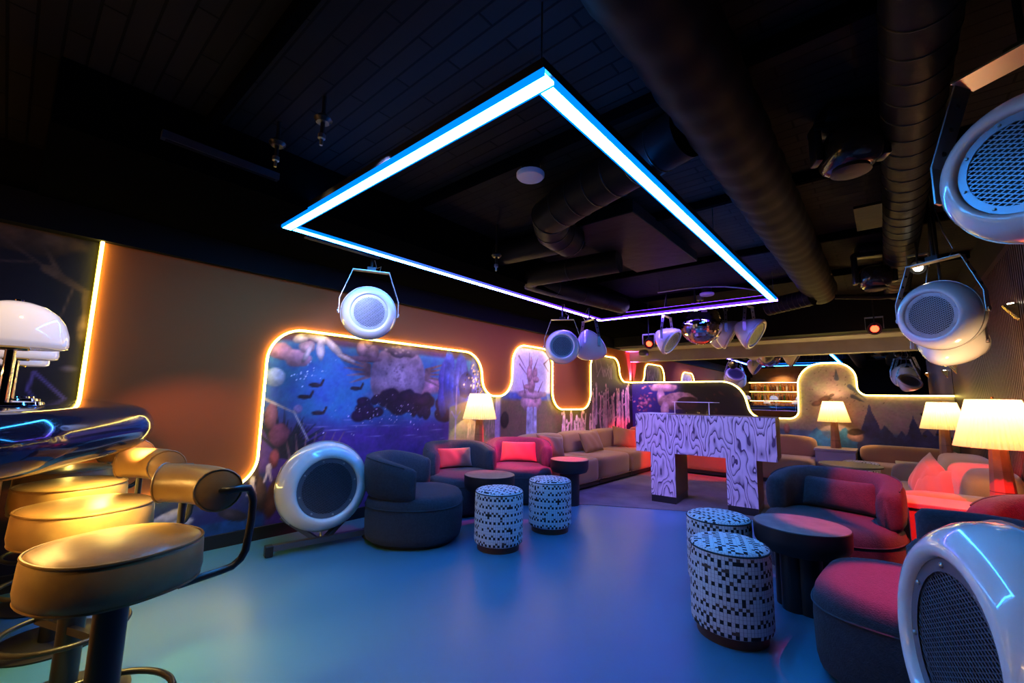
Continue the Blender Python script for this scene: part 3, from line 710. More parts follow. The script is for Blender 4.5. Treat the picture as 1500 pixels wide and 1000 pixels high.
def strip(x0, x1, y0, y1, cols, axis, a0, a1):
    # white hot core between two coloured edges painting its bloom, on a black housing
    w = 0.011
    hot = [BLUE_HOT if c is BLUE else VIO_HOT for c in cols]
    core = led_mat('led_core', hot[0], hot[1], LS, a0, a1, axis)
    edge = led_mat('led_bloom', cols[0], cols[1], 1.5, a0, a1, axis)
    dx, dy = (0, w) if axis == 0 else (w, 0)
    MB().box(x0+dx, x1-dx, y0+dy, y1-dy, LZ-0.004, LZ+0.01).build('light_strip', core, led, 0)
    for s in (0, 1):
        if axis == 0: MB().box(x0, x1, (y0 if s == 0 else y1-w), (y0+w if s == 0 else y1), LZ-0.002, LZ+0.03).build('bloom_edge', edge, led, 0)
        else: MB().box((x0 if s == 0 else x1-w), (x0+w if s == 0 else x1), y0, y1, LZ-0.002, LZ+0.03).build('bloom_edge', edge, led, 0)
    MB().box(x0, x1, y0, y1, LZ+0.03, LZ+0.075).build('housing', M['black_metal'], led, 0)
    MB().box(x0+w, x1-w, y0+w, y1-w, LZ+0.075, LZ+0.08).build('added_top_glow', led_mat('led_top_glow', cols[0], cols[1], 9.0, a0, a1, axis), led, 0)  # glowing top added to throw blue on the ceiling
W = 0.085
strip(LX0, LX1, LY0, LY0+W, (BLUE, BLUE), 0, LX0, LX1)
strip(LX1-W, LX1, LY0+W, LY1-W, (BLUE, BLUE), 1, LY0, LY1)
strip(LX0, LX0+W, LY0+W, LY1-W, (BLUE, VIO), 1, LY0+0.5, LY1-1.5)
strip(LX0, LX1, LY1-W, LY1, (VIO, VIO), 0, LX0, LX1)
for (x, y) in ((LX0+0.04,LY0+0.04),(LX1-0.04,LY0+0.04),(LX0+0.04,LY1-0.04),(LX1-0.04,LY1-0.04),(LX0+0.04,3.7),(LX1-0.04,3.7)):
    MB().tube([(x,y,LZ+0.07),(x,y,ZC+0.01)], 0.004, 6).build('hanger', M['black_metal'], led)

# ------------------------------------------------------------------ ceiling services
def duct(name, path, r, m, label, ribs=0, rib_gap=0.2, sag=0.0, n=28, squash=1.0, cat='duct', group=None):
    root = empty(name, path[0], label, cat, group); o = Vector(path[0])
    P = [Vector(p)-o for p in path]; d = MB()
    L = [(P[i+1]-P[i]).length for i in range(len(P)-1)]
    pts = []; rr = []
    for i in range(len(P)-1):
        k = max(2, int(L[i]/0.06))
        for j in range(k):
            pts.append(P[i].lerp(P[i+1], j/k)); rr.append(r*(1+sag*(vn(len(pts))-0.5)))
    pts.append(P[-1]); rr.append(r)
    d.tube(pts, rr, n); d.build('duct_body', m, root, 60)
    if ribs:
        q = MB(); acc = 0.0
        for i in range(1, len(pts)):
            acc += (pts[i]-pts[i-1]).length
            if acc >= rib_gap:
                acc = 0; t = (pts[min(i+1, len(pts)-1)]-pts[i-1]).normalized()
                a = Vector((0,0,1)) if abs(t.z) < 0.9 else Vector((1,0,0)); u = t.cross(a).normalized(); v = t.cross(u)
                q.tube([pts[i]+(u*math.cos(2*PI*k/20)+v*math.sin(2*PI*k/20))*(r*1.01) for k in range(20)], ribs, 5, True)
        q.build('seam_rings', M['black_metal'], root, 60)['kind'] = 'stuff'
    return root
def vn(i):
    return (math.sin(i*1.7)*0.5+math.sin(i*0.61+1)*0.3+math.sin(i*3.3)*0.2)*0.5+0.5
duct('duct', [(-0.56,-1.2,2.80),(-0.56,6.9,2.80)], 0.185, M['duct_wrap'], 'fat wrinkled cloth-wrapped air duct running beside the light rectangle', 0, sag=0.10)
duct('duct', [(0.205,-1.2,2.80),(0.205,7.45,2.80),], 0.125, M['duct'], 'slim spiral duct with ring seams near the slatted wall', 0.004, 0.16)
duct('duct', [(-1.62,2.62,2.80),(-1.98,2.74,2.78),(-2.10,2.95,2.76),(-2.12,3.25,2.76)], 0.15, M['duct'], 'short elbow of round black duct inside the light rectangle', 0.005, 0.14)
duct('duct', [(-0.75,2.35,2.82),(-1.62,2.62,2.80)], 0.15, M['duct'], 'ribbed round duct crossing from the wrapped duct to the elbow', 0.005, 0.14)
duct('duct', [(-2.0,4.0,2.74),(-3.05,3.85,2.72),(-3.16,3.98,2.72),(-3.14,4.3,2.72),(-2.95,6.0,2.74)], 0.12, M['duct'], 'bent round black duct over the far end of the light rectangle', 0.004, 0.5)
duct('duct', [(-2.1,3.4,2.84),(-3.2,3.30,2.84)], 0.12, M['duct'], 'straight plain black duct beside the bent one', 0)
duct('duct', [(-0.62,6.55,2.66),(-1.15,6.75,2.62)], 0.11, M['duct'], 'stub of ribbed duct at the far corner of the light rectangle', 0.004, 0.05)
duct('pipe', [(-0.40,6.72,2.66),(0.05,6.75,2.60),(0.3,6.75,2.60)], 0.03, M['duct'], 'thin bent pipe joining the two long ducts', 0, cat='pipe')
MB().rbox(-2.15,-1.45,3.15,4.75,2.82,2.93,0.006,1).build('ceiling_unit', M['duct'], None, 30)
tag(bpy.data.objects['ceiling_unit'], 'flat dark ventilation unit over the middle of the light rectangle', 'ventilation unit')
MB().box(-0.08,0.075,3.78,4.30,2.68,2.70).build('duct_plate', M['duct'], None, 0)
tag(bpy.data.objects['duct_plate'], 'square sheet metal plate between the two long ducts', 'plate')
def disc(x, y, z, r, label):
    root = empty('ceiling_disc', (x,y,z), label, 'ceiling speaker')
    MB().lathe([(0,-0.012),(r*0.9,-0.012),(r,0.0),(r,0.02)], 32).build('cover', M['disc_white'], root)
    MB().lathe([(r*0.7,0.015),(r*0.7,ZC-z+0.01)], 16).build('can', M['black_metal'], root)
disc(-1.82, 2.28, 2.88, 0.10, 'white round ceiling disc near the ribbed elbow duct')
disc(-1.90, 6.60, 2.88, 0.10, 'white round ceiling disc above the mirror ball')
# slim linear diffusers on the soffit
for (x, y0, y1, lb) in ((-3.03,0.42,1.05,'pale slim air slot on the dark soffit near the bar'),(-3.6,1.5,2.2,'dim slim air slot under the soffit by the blue light corner'),(-3.5,3.2,3.75,'short slim air slot under the soffit beyond the hanging speaker')):
    z0 = 2.74 if x > -3.1 else 2.612
    root = empty('air_slot', (x,y0,z0), lb, 'air vent', 'air slots on the soffit')
    MB().box(-0.025,0.025,0,y1-y0,-0.006,0.04).build('frame', M['ledge'] if False else M['grey_metal'], root, 0)
    MB().box(-0.012,0.012,0.02,y1-y0-0.02,-0.009,0.0).build('slot', M['dark'], root, 0)
# pendent sensor, sprinklers
for (x, y, z, lb) in ((-2.76,2.95,2.55,'black sprinkler drop with bright tip inside the light rectangle'),(-2.3,1.0,2.72,'small sprinkler head on the deck near the light rectangle corner'),(-2.75,0.93,2.72,'small sprinkler head near the black soffit edge')):
    root = empty('sprinkler', (x,y,z), lb, 'sprinkler')
    MB().tube([(0,0,0.03),(0,0,ZC-z+0.01)], 0.012, 8).build('drop_pipe', M['black_metal'], root)
    MB().lathe([(0,-0.035),(0.008,-0.035),(0.010,0.0),(0.02,0.005),(0.02,0.03)], 12).build('head', M['steel'], root)
    MB().lathe([(0.035,0.10),(0.05,0.12),(0.035,0.14)], 12).build('collar', M['black_metal'], root)

# ------------------------------------------------------------------ egg-shaped speakers
PROF = [(0.655,0.14),(0.655,0.03),(0.675,-0.005),(0.72,-0.02),(0.78,0.0),(0.88,0.09),(0.96,0.22),(1.0,0.40),(0.985,0.58),(0.92,0.78),(0.80,0.98),(0.64,1.18),(0.46,1.33),(0.27,1.43),(0.12,1.47),(0.0,1.48)]
PROFC = [(0.80,0.14),(0.80,0.02),(0.86,-0.01),(0.93,0.0),(0.985,0.04),(1.0,0.12),(0.97,0.28),(0.86,0.55),(0.68,0.85),(0.48,1.12),(0.30,1.30),(0.14,1.39),(0.0,1.41)]
def egg(root, R, Mx, bars=20, bolts=8, shell='shell', gm='grille', seam=True, cone=False):
    go = 0.75/0.655 if cone else 1.0
    T = Mx
    def tr(mb):
        mb.v = [(T @ Vector(p))[:] for p in mb.v]; return mb
    # lathe axis +Z -> local +Y is backwards
    A = Matrix.Rotation(-PI/2, 4, 'X').to_3x3()   # z -> +y
    sh = MB().lathe([(r*R, s*R) for r, s in (PROFC if cone else PROF)], 48, M=A)
    # open at the front: first ring cap removed
    sh.f = [f for f in sh.f if len(f) <= 4]
    body = tr(sh).build('shell', M[shell], root, 50)
    if seam:
        tr(MB().tube([(1.003*R*math.cos(2*PI*k/48), (0.12 if cone else 0.42)*R, 1.003*R*math.sin(2*PI*k/48)) for k in range(48)], 0.004*R/0.3, 5, True)).build('seam', M['steel'], body, 60)
    tr(MB().lathe([(0.0,0.13*R),(0.655*go*R,0.13*R)], 40, M=A)).build('baffle', M['dark'], root, 0)
    ring = tr(MB().lathe([(0.55*go*R,0.055*R),(0.65*go*R,0.055*R),(0.652*go*R,0.08*R),(0.55*go*R,0.085*R)], 48, M=A)); ring.f = [f for f in ring.f if len(f) <= 4]
    rg = ring.build('ring', M[gm], root, 40)
    for k in range(bolts):
        a = 2*PI*(k+0.3)/bolts; b = MB().lathe([(0.022*R,0.0),(0.022*R,0.012*R),(0.012*R,0.022*R),(0,0.022*R)], 8, M=Matrix.Rotation(PI/2, 4, 'X').to_3x3())
        b.v = [(p[0]+0.60*go*R*math.cos(a), p[1]+0.057*R, p[2]+0.60*go*R*math.sin(a)) for p in b.v]
        tr(b).build('bolt', M['steel'], rg, 40)
    # expanded metal grille: two families of thin bars forming flat diamonds
    g = MB(); rr = 0.56*R*go; sl_ = 0.52
    st = 2*rr*1.2/bars
    for sgn in (1, -1):
        dvec = Vector((1, 0, sgn*sl_)).normalized(); nv = Vector((-dvec.z, 0, dvec.x))
        off = -rr*1.0; 
        k = int(rr/st*1.2)+1
        for i in range(-k, k+1):
            o = i*st
            if abs(o) >= rr: continue
            h = math.sqrt(rr*rr-o*o); p = nv*o
            a_, b_ = p-dvec*h, p+dvec*h
            y_ = 0.072*R+0.004*R*sgn
            g.bar((a_.x,y_,a_.z),(b_.x,y_,b_.z), st*0.13, st*0.24)
    tr(g).build('grille', M[gm], root, 0)
    return body

def hang(loc, face, pitch, R, label, top, bars=20, group='white egg-shaped speakers hung from the ceiling', cone=False, yw=1.0, shell='shell', gm='grille'):
    # loc: pivot (shell centre); face: horizontal facing angle (world, deg); pitch: upward tilt (deg)
    root = empty('hanging_speaker', loc, label, 'speaker', group, math.radians(face+90))   # local -Y is the front
    Mx = Matrix.Rotation(math.radians(-pitch), 3, 'X') @ Matrix.Identity(3)
    Mt = Mx.to_4x4() @ Matrix.Translation((0,-0.45*R,0))
    egg(root, R, Mt, bars, shell=shell, gm=gm, cone=cone)
    h = top-loc[2]
    w = 1.06*R; wt = 0.66*R; zt = 1.62*R
    yk = MB()
    for s in (-1, 1):
        yk.bar((s*w,0,-0.06*R),(s*w,0,0.55*R),0.10*R,0.02*R) if False else None
        yk.add([(s*w-0.01*R,-0.09*R*yw,-0.08*R),(s*w+0.012*R,-0.09*R*yw,-0.08*R),(s*w+0.012*R,0.09*R*yw,-0.08*R),(s*w-0.01*R,0.09*R*yw,-0.08*R),
                (s*w-0.01*R,-0.09*R*yw,0.5*R),(s*w+0.012*R,-0.09*R*yw,0.5*R),(s*w+0.012*R,0.09*R*yw,0.5*R),(s*w-0.01*R,0.09*R*yw,0.5*R),
                (s*wt-0.01*R,-0.09*R*yw,zt),(s*wt+0.012*R,-0.09*R*yw,zt),(s*wt+0.012*R,0.09*R*yw,zt),(s*wt-0.01*R,0.09*R*yw,zt)],
               [(0,1,2,3),(0,4,5,1),(1,5,6,2),(2,6,7,3),(3,7,4,0),(4,8,9,5),(5,9,10,6),(6,10,11,7),(7,11,8,4),(8,11,10,9)])
    yk.box(-wt-0.01*R, wt+0.01*R, -0.13*R*yw, 0.13*R*yw, zt-0.02*R, zt+0.01*R)
    yo = yk.build('yoke', M['steel'], root, 0)
    for s in (-1, 1):
        b = MB().lathe([(0.07*R,0.0),(0.07*R,0.05*R),(0.03*R,0.06*R),(0,0.06*R)], 12, M=Matrix.Rotation(s*PI/2, 3, 'Y'))
        b.v = [(p[0]+s*w, p[1], p[2]) for p in b.v]; b.build('pivot_bolt', M['steel'], yo, 40)
        for q in (0.72, 1.05, 1.36):   # slots seen as dark holes in the straps
            x = w+(wt-w)*(q-0.5)/(1.12)
            b = MB().lathe([(0.045*R,-0.02*R),(0.045*R,0.03*R)], 10, M=Matrix.Rotation(s*PI/2, 3, 'Y'))
            b.v = [(p[0]+s*x, p[1], p[2]+q*R) for p in b.v]; b.build('hole', M['dark'], yo, 40)
    MB().rbox(-0.16*R,0.16*R,-0.10*R,0.10*R,zt,zt+0.16*R,0.01*R,1).build('clamp', M['black_metal'], root, 30)
    MB().tube([(0,0,zt+0.14*R),(0,0,h)], 0.03*R+0.004, 8).build('hanger_rod', M['black_metal'], root)
    MB().tube([(0.3*R,0.02,zt),(0.36*R,0.06,zt+0.3*R),(0.2*R,0.05,zt*0.6+h*0.4),(0.02,0,h)], 0.004, 5).build('safety_cable', M['steel'], root)
    return root

ZH = ZC+0.005
hang((-3.72,2.20,2.09), -28, -4, 0.255, 'white egg-shaped speaker hung alone before the brown wall panel', 2.63, 26)
hang((-3.33,4.93,2.02), -58, 0, 0.235, 'hanging white speaker of the pair by the mural, grille towards the bar', 2.63, 22)
hang((-3.16,5.36,2.05), 62, 38, 0.24, 'hanging white speaker of the pair by the mural, seen from behind', 2.63, 14, cone=True)
hang((-2.43,6.40,2.23), 0, -35, 0.215, 'white hanging speaker pointing down beside the mirror ball and red spotlight', ZH, 14, cone=True)
hang((-1.50,7.30,2.38), -4, -32, 0.25, 'white hanging speaker in front of the soffit with bright pierced bracket', ZH, 14, cone=True)
hang((-1.93,7.68,2.45), 14, -30, 0.25, 'pink-lit hanging speaker behind the one with the bright bracket', ZH, 14, cone=True)
hang((-2.14,8.02,2.40), 100, 55, 0.20, 'small hanging speaker partly hidden behind the mirror ball', ZH, 10, cone=True)
hang((0.36,4.62,2.00), -124, -4, 0.265, 'white hanging speaker with violet grille by the slatted wall', ZH, 28)
hang((0.50,2.42,2.20), -124, -2, 0.285, 'large white hanging speaker lit yellow on top, nearest the camera', ZH, 24, yw=1.9)
hang((0.42,5.05,1.82), 60, 42, 0.23, 'pink-lit white speaker hanging just below the violet-grilled one', ZH, 14, cone=True)

# dark moving heads between the ducts
def moving_head(loc, rz, label, lens=None):
    root = empty('moving_head_light', loc, label, 'stage light', None, math.radians(rz))
    z = ZC-loc[2]
    MB().rbox(-0.13,0.13,-0.10,0.10,z-0.10,z+0.0,0.015,2).build('base', M['black_metal'], root, 30)
    y = MB()
    for s in (-1, 1): y.rbox(s*0.16-0.02,s*0.16+0.02,-0.05,0.05,-0.06,z-0.10,0.012,2)
    y.rbox(-0.18,0.18,-0.06,0.06,z-0.14,z-0.09,0.012,2); y.build('yoke', M['black_metal'], root, 30)
    MB().soft((0,0,0),(0.135,0.15,0.12),3.0,10).build('head', mat('moving_head_gloss',(0.015,0.014,0.018),0.22,coat=0.5), root, 60)
    l = MB().lathe([(0.085,0.0),(0.095,0.02),(0.075,0.03),(0,0.025)], 24, c=(0,0,0), M=Matrix.Rotation(PI, 3, 'X'))
    l.v = [(p[0],p[1],p[2]-0.105) for p in l.v]; l.build('lens', lens or M['dark'], root, 40)
    return root
moving_head((-0.06,2.95,2.72), 25, 'dark glossy moving stage light between the ducts')
moving_head((0.0,5.75,2.62), 15, 'smaller dark stage light hanging by the spiral duct end')

def par(loc, aim, r, label, lensm, top):
    root = empty('spotlight', loc, label, 'stage light')
    q = (Vector(aim)-Vector(loc)).to_track_quat('-Z', 'Y').to_matrix()
    MB().lathe([(r*0.55,r*1.5),(r*0.95,r*1.2),(r,0.0),(r*0.9,0.0),(r*0.88,0.03)], 20, M=q).build('can', M['black_metal'], root, 40)
    MB().lathe([(0,0.012),(r*0.55,0.012),(r*0.55,0.02)], 20, M=q).build('lens', lensm, root, 40)
    MB().tube([(0,0,r*0.5),(0,0,top-loc[2])], 0.010, 6).build('hanger', M['black_metal'], root)
    y = MB(); y.bar((-r*1.15,0,0.0),(-r*1.15,0,r*1.9),0.02,0.006); y.bar((r*1.15,0,0.0),(r*1.15,0,r*1.9),0.02,0.006); y.bar((-r*1.2,0,r*1.9),(r*1.2,0,r*1.9),0.006,0.02)
    y.build('yoke', M['steel'], root, 0)
par((-2.86,6.72,2.22), (-3.0,4.0,0.6), 0.085, 'black spotlight with glowing red lens left of the pointing speaker', M['red_led'], ZC)
par((-0.05,7.78,2.36), (-0.05,2.5,1.2), 0.085, 'black spotlight with glaring red lens in front of the soffit', M['red_led'], ZC)
par((0.29,5.0,2.485), (0.1,2.0,1.6), 0.06, 'small black spotlight with warm white lens above the violet-grilled speaker', M['white_led'], ZC)
par((-2.06,6.55,2.68), (-1.2,3.0,1.6), 0.045, 'tiny bright pin spotlight above the mirror ball', M['green_led'], ZC)
root = empty('wall_light', (-3.9,8.9,2.36), 'small dark purple-lit spotlight under the soffit by the corner', 'stage light')
MB().soft((0,0,-0.03),(0.10,0.09,0.07),3.0,8).build('head', mat('purple_black',(0.04,0.03,0.07),0.3), root, 60)
MB().tube([(0,0,0.02),(0,0,0.05)], 0.02, 8).build('mount', M['black_metal'], root)

cd_ = empty('conduit', (-2.3,5.75,2.80), 'thin bare steel conduit bending above the mirror ball', 'pipe')
MB().tube([(0,0,0),(0.35,0.0,0.0),(0.62,0.06,0.0),(0.82,0.20,0.0),(0.98,0.42,0.0),(1.16,0.80,0.0)], 0.009, 6).build('tube', M['steel'], cd_, 60)
for x, y in ((0.02,0.0),(1.14,0.76)): MB().tube([(x,y,0),(x,y,ZC-2.79)], 0.004, 5).build('hanger', M['black_metal'], cd_)
# mirror ball
root = empty('mirror_ball', (-2.06,6.80,2.47), 'shiny mirror ball hung beyond the far edge of the light rectangle', 'mirror ball')
prof = [(0.30*math.sin(PI*k/30), -0.30*math.cos(PI*k/30)) for k in range(31)]
MB().lathe(prof, 56).build('ball', M['ball'], root, 0)
MB().tube([(0,0,0.29),(0,0,ZC-2.47)], 0.012, 8).build('hanger_rod', M['black_metal'], root)
MB().lathe([(0.05,0.38),(0.05,0.46),(0.03,0.47)], 16).build('motor', M['steel'], root)

# ------------------------------------------------------------------ floor speakers on steel stands
def floor_speaker(loc, face, R, label, bars, zc, pitch=0):
    root = empty('floor_speaker', loc, label, 'speaker', 'white egg-shaped speakers standing on the floor', math.radians(face+90))
    Mt = Matrix.Translation((0,0,zc)) @ Matrix.Rotation(math.radians(-pitch), 4, 'X') @ Matrix.Translation((0,-0.45*R,0))
    egg(root, R, Mt, bars, gm='grille_dark')
    st = MB()
    yb = -0.07
    st.bar((-1.05*R,yb,0.06),(1.05*R,yb,0.06),0.055,0.045)
    st.build('stand_beam', M['grey_metal'], root, 0)
    for x in (-1.05*R, 1.03*R): MB().rbox(x-0.03,x+0.03,yb-0.035,yb+0.035,0.0,0.085,0.006,1).build('foot', M['black_metal'], root, 30)
    for s in (-1, 1):
        MB().bar((s*0.12*R,yb+0.01,0.07),(s*0.80*R,yb+0.10,zc-0.60*R),0.05,0.035).build('strut', M['grey_metal'], root, 0)
    MB().tube([(0,yb+0.02,0.07),(0,yb+0.05,zc-0.95*R)], 0.012, 8).build('bolt', M['steel'], root)
    return root
floor_speaker((-3.86,1.94,0.006), -10, 0.385, 'white floor speaker on steel stand beside the dark armchair', 44, 0.50)
floor_speaker((0.265,2.16,0.006), 200, 0.42, 'white floor speaker shining blue in front of the pink-lit seat', 40, 0.50, 4)

# ------------------------------------------------------------------ armchairs
def make_armchair(name, loc, face, label, rb=0.45, zb=0.76, za=0.66, ang=100, e=2.35, rs=0.44, zl=0.405):
    root = empty(name, loc, label, 'armchair', 'rounded dark fabric tub chairs', math.radians(face+90))   # front = local -Y
    MB().lathe([(rs*0.86,0.0),(rs*0.88,0.03)], 40, e=e).build('plinth', M['black_metal'], root, 40)
    seat = MB().lathe([(rs*0.90,0.03),(rs*0.975,0.05),(rs*1.0,0.10),(rs*1.01,0.25),(rs*1.0,0.345),(rs*0.98,0.385),(rs*0.93,0.415),(rs*0.82,0.432),(rs*0.5,0.442),(0,0.445)], 56, e=e).build('seat', M['boucle'], root, 60)
    MB().tube([((rs*1.012)*math.cos(2*PI*k/56)*(abs(math.cos(2*PI*k/56))**e+abs(math.sin(2*PI*k/56))**e)**(-1/e), (rs*1.012)*math.sin(2*PI*k/56)*(abs(math.cos(2*PI*k/56))**e+abs(math.sin(2*PI*k/56))**e)**(-1/e), 0.335) for k in range(56)], 0.005, 5, True).build('seam', M['piping_blue'], seat, 60)
    # back: thick band swept around the rear
    t = 0.155; n = 44; ns = 20; vs = []; fs = []
    for i in range(n+1):
        u = -1+2*i/n; a = PI/2+math.radians(ang)*u
        c = math.cos(a); s = math.sin(a); k = (abs(c)**e+abs(s)**e)**(-1/e)
        endk = min(1.0, (1-abs(u))/0.07) if abs(u) > 0.93 else 1.0
        endk = math.sqrt(max(0.0, 1-(1-endk)**2))*0.72+0.28
        w = abs(u)
        top = zb+(za-zb)*max(0, (w-0.35)/0.65)**1.6
        z0 = zl; hh = (top-z0)/2*(0.86+0.14*endk); zc = (top+z0)/2; tt = t/2*endk
        lean = 0.04*(1-w)
        for j in range(ns):
            b = 2*PI*j/ns; cb, sb = math.cos(b), math.sin(b)
            p = 3.6; kk = (abs(cb)**p+abs(sb)**p)**(-1/p)
            r = rb-t/2+tt*cb*kk+lean*(0.5+0.5*sb*kk); z = zc+hh*sb*kk
            vs.append((r*k*c, r*k*s, z))
    for i in range(n):
        for j in range(ns): fs.append((i*ns+j, i*ns+(j+1) % ns, (i+1)*ns+(j+1) % ns, (i+1)*ns+j))
    fs.append(tuple(reversed(range(ns)))); fs.append(tuple(n*ns+j for j in range(ns)))
    bk = MB().add(vs, fs).build('backrest', M['boucle'], root, 60)
    seamp = []
    for i in range(3, n-2):
        q = [Vector(vs[i*ns+j]) for j in range(ns)]
        seamp.append(q[int(ns*0.17)]*1.004)
    MB().tube(seamp, 0.005, 5).build('seam', M['piping_blue'], bk, 60)
    return root
def lean_pillow(name, loc, face, w, h, t, label, m, tilt=-14, cat='pillow', group=None, roll=0):
    Mx = Matrix.Rotation(math.radians(face+90), 4, 'Z') @ Matrix.Rotation(math.radians(tilt), 4, 'X') @ Matrix.Rotation(math.radians(roll), 4, 'Y') @ Matrix.Translation((0,0,h/2))
    o = MB().pillow(w, h, t, Mx).build(name, m, None, 70)
    o.location = loc
    return tag(o, label, cat, group)
def fdir(face, d): return (math.cos(math.radians(face))*d, math.sin(math.radians(face))*d)
CH = [((-3.46,2.66,0.0), 42, 'dark armchair with its curved back towards the floor speaker'),
      ((-3.905,3.67,0.0), -18, 'dark armchair half lit red against the lake wallpaper'),
      ((-3.78,4.57,0.0), -50, 'armchair lit magenta in front of the tan sofa and lamp'),
      ((-0.40,4.33,0.006), -103, 'blue armchair with long pillow behind the black drum table'),
      ((0.09,2.99,0.0), 176, 'boxy armchair with pink-lit seat mostly behind the white floor speaker'),
      ((0.74,3.88,0.0), -115, 'purple-lit armchair in front of the nearest lamp ledge')]
for i, (p, f, lb) in enumerate(CH): make_armchair('armchair', p, f, lb, **(dict(e=3.6, rb=0.47, ang=96, za=0.74, zl=0.07) if i == 4 else {}))
M['rust'] = mat('rust_pillow', (0.20,0.06,0.05), 0.85, sheen=0.4, bump=(120,0.4,0.004))
for i, m, w, h, lb in ((1,'rust',0.46,0.24,'rust red lumbar pillow in the armchair by the lake wallpaper'),(2,'rust',0.52,0.27,'glowing red pillow in the magenta armchair'),(3,'boucle',0.56,0.25,'long blue pillow in the blue armchair'),(5,'boucle',0.55,0.25,'dark pillow in the purple-lit armchair')):
    p, f, _ = CH[i]; d = fdir(f, -0.20)
    lean_pillow('pillow', (p[0]+d[0], p[1]+d[1], p[2]+0.445), f, w, h, 0.13, lb, M[m])

# ------------------------------------------------------------------ drum tables
def make_table(loc, r, h, label, flutes=0):
    root = empty('drum_table', loc, label, 'table', 'black round side tables')
    MB().lathe([(r*0.72,h-0.165),(r*0.90,h-0.15),(r*0.985,h-0.11),(r,h-0.075),(r,h-0.004),(r-0.004,h),(0,h)], 56).build('tabletop', M['table'], root, 35)
    MB().lathe([(0,h+0.0005),(r-0.006,h+0.0005),(r-0.006,h-0.003)], 48).build('top_veneer', M['veneer'], root, 35)
    if flutes:
        for k in range(6):
            a = 2*PI*k/6; MB().lathe([(0.075,0.0),(0.075,h-0.16)], 20, c=(0.085*math.cos(a),0.085*math.sin(a),0)).build('column', M['table'], root, 40)
    else:
        MB().lathe([(r*0.52,0.0),(r*0.52,h-0.17),(r*0.62,h-0.155)], 40).build('pedestal', M['table'], root, 40)
    return root
make_table((-3.23,3.43,0), 0.265, 0.508, 'black drum table between the dark armchairs and mosaic stools')
make_table((-3.12,4.79,0.0), 0.242, 0.553, 'black mushroom table beside the magenta armchair and tan sofa')
make_table((-0.49,3.53,0), 0.275, 0.515, 'black drum table on clustered columns lit violet and red', 1)
root = empty('cafe_table', (-0.42,7.35,0.006), 'low round table with thin olive top near the back wall', 'table')
MB().lathe([(0.33,0.50),(0.345,0.51),(0.34,0.525),(0,0.525)], 40).build('tabletop', mat('olive_top',(0.22,0.17,0.08),0.4), root, 35)
MB().lathe([(0.16,0.0),(0.16,0.02),(0.05,0.05),(0.05,0.50)], 24).build('pedestal', M['table'], root, 40)

# ------------------------------------------------------------------ mosaic stools
def make_stool(loc, label, rz=0, r=0.215, h=0.50, group='round mosaic fabric stools'):
    root = empty('mosaic_stool', loc, label, 'stool', group, rz)
    MB().lathe([(r*0.86,0.0),(r*0.86,0.055)], 40).build('plinth', M['plinth_wood'], root, 35)
    prof = [(r*0.88,0.05),(r*0.985,0.062),(r,0.08),(r,h-0.06),(r*0.99,h-0.03),(r*0.95,h-0.010),(r*0.86,h),(0,h+0.012)]
    n = 64; mbx = MB().lathe(prof, n)
    o = mbx.build('upholstery', M['mosaic'], root, 60)
    me = o.data; uvl = me.uv_layers.new(name='UVMap')
    C = 0.0185*72
    for poly in me.polygons:
        zc = poly.center.z; nrm = poly.normal.z
        aref = math.atan2(poly.center.y, poly.center.x)
        for li in poly.loop_indices:
            co = me.vertices[me.loops[li].vertex_index].co
            if nrm > 0.75 and zc > h*0.8: uvl.data[li].uv = (co.x+5.0, co.y+5.0)
            else:
                a = math.atan2(co.y, co.x)
                if a-aref > PI: a -= 2*PI
                if a-aref < -PI: a += 2*PI
                uvl.data[li].uv = ((a/(2*PI))*C+C*3, co.z)
    MB().tube([(r*0.985*math.cos(2*PI*k/48), r*0.985*math.sin(2*PI*k/48), h-0.022) for k in range(48)], 0.005, 5, True).build('seam', M['piping_blue'], o, 60)
    return root
s0 = make_stool((-2.69,2.99,0), 'mosaic fabric stool closer to the dark armchair on the blue floor')
def st_copy(loc, label, rz):
    c = copy_tree(s0); c.location = loc; c.rotation_euler = (0,0,rz); c['label'] = label
st_copy((-2.67,3.74,0), 'mosaic fabric stool beside the black table near the magenta armchair', 0.7)
st_copy((-0.76,2.86,0), 'mosaic fabric stool standing in front, largest of the stools', 1.9)
st_copy((-0.985,3.47,0), 'mosaic fabric stool tucked behind another stool at the violet table', 2.9)
st_copy((-0.34,8.05,0.006), 'far mosaic stool behind the low olive table', 0.4)

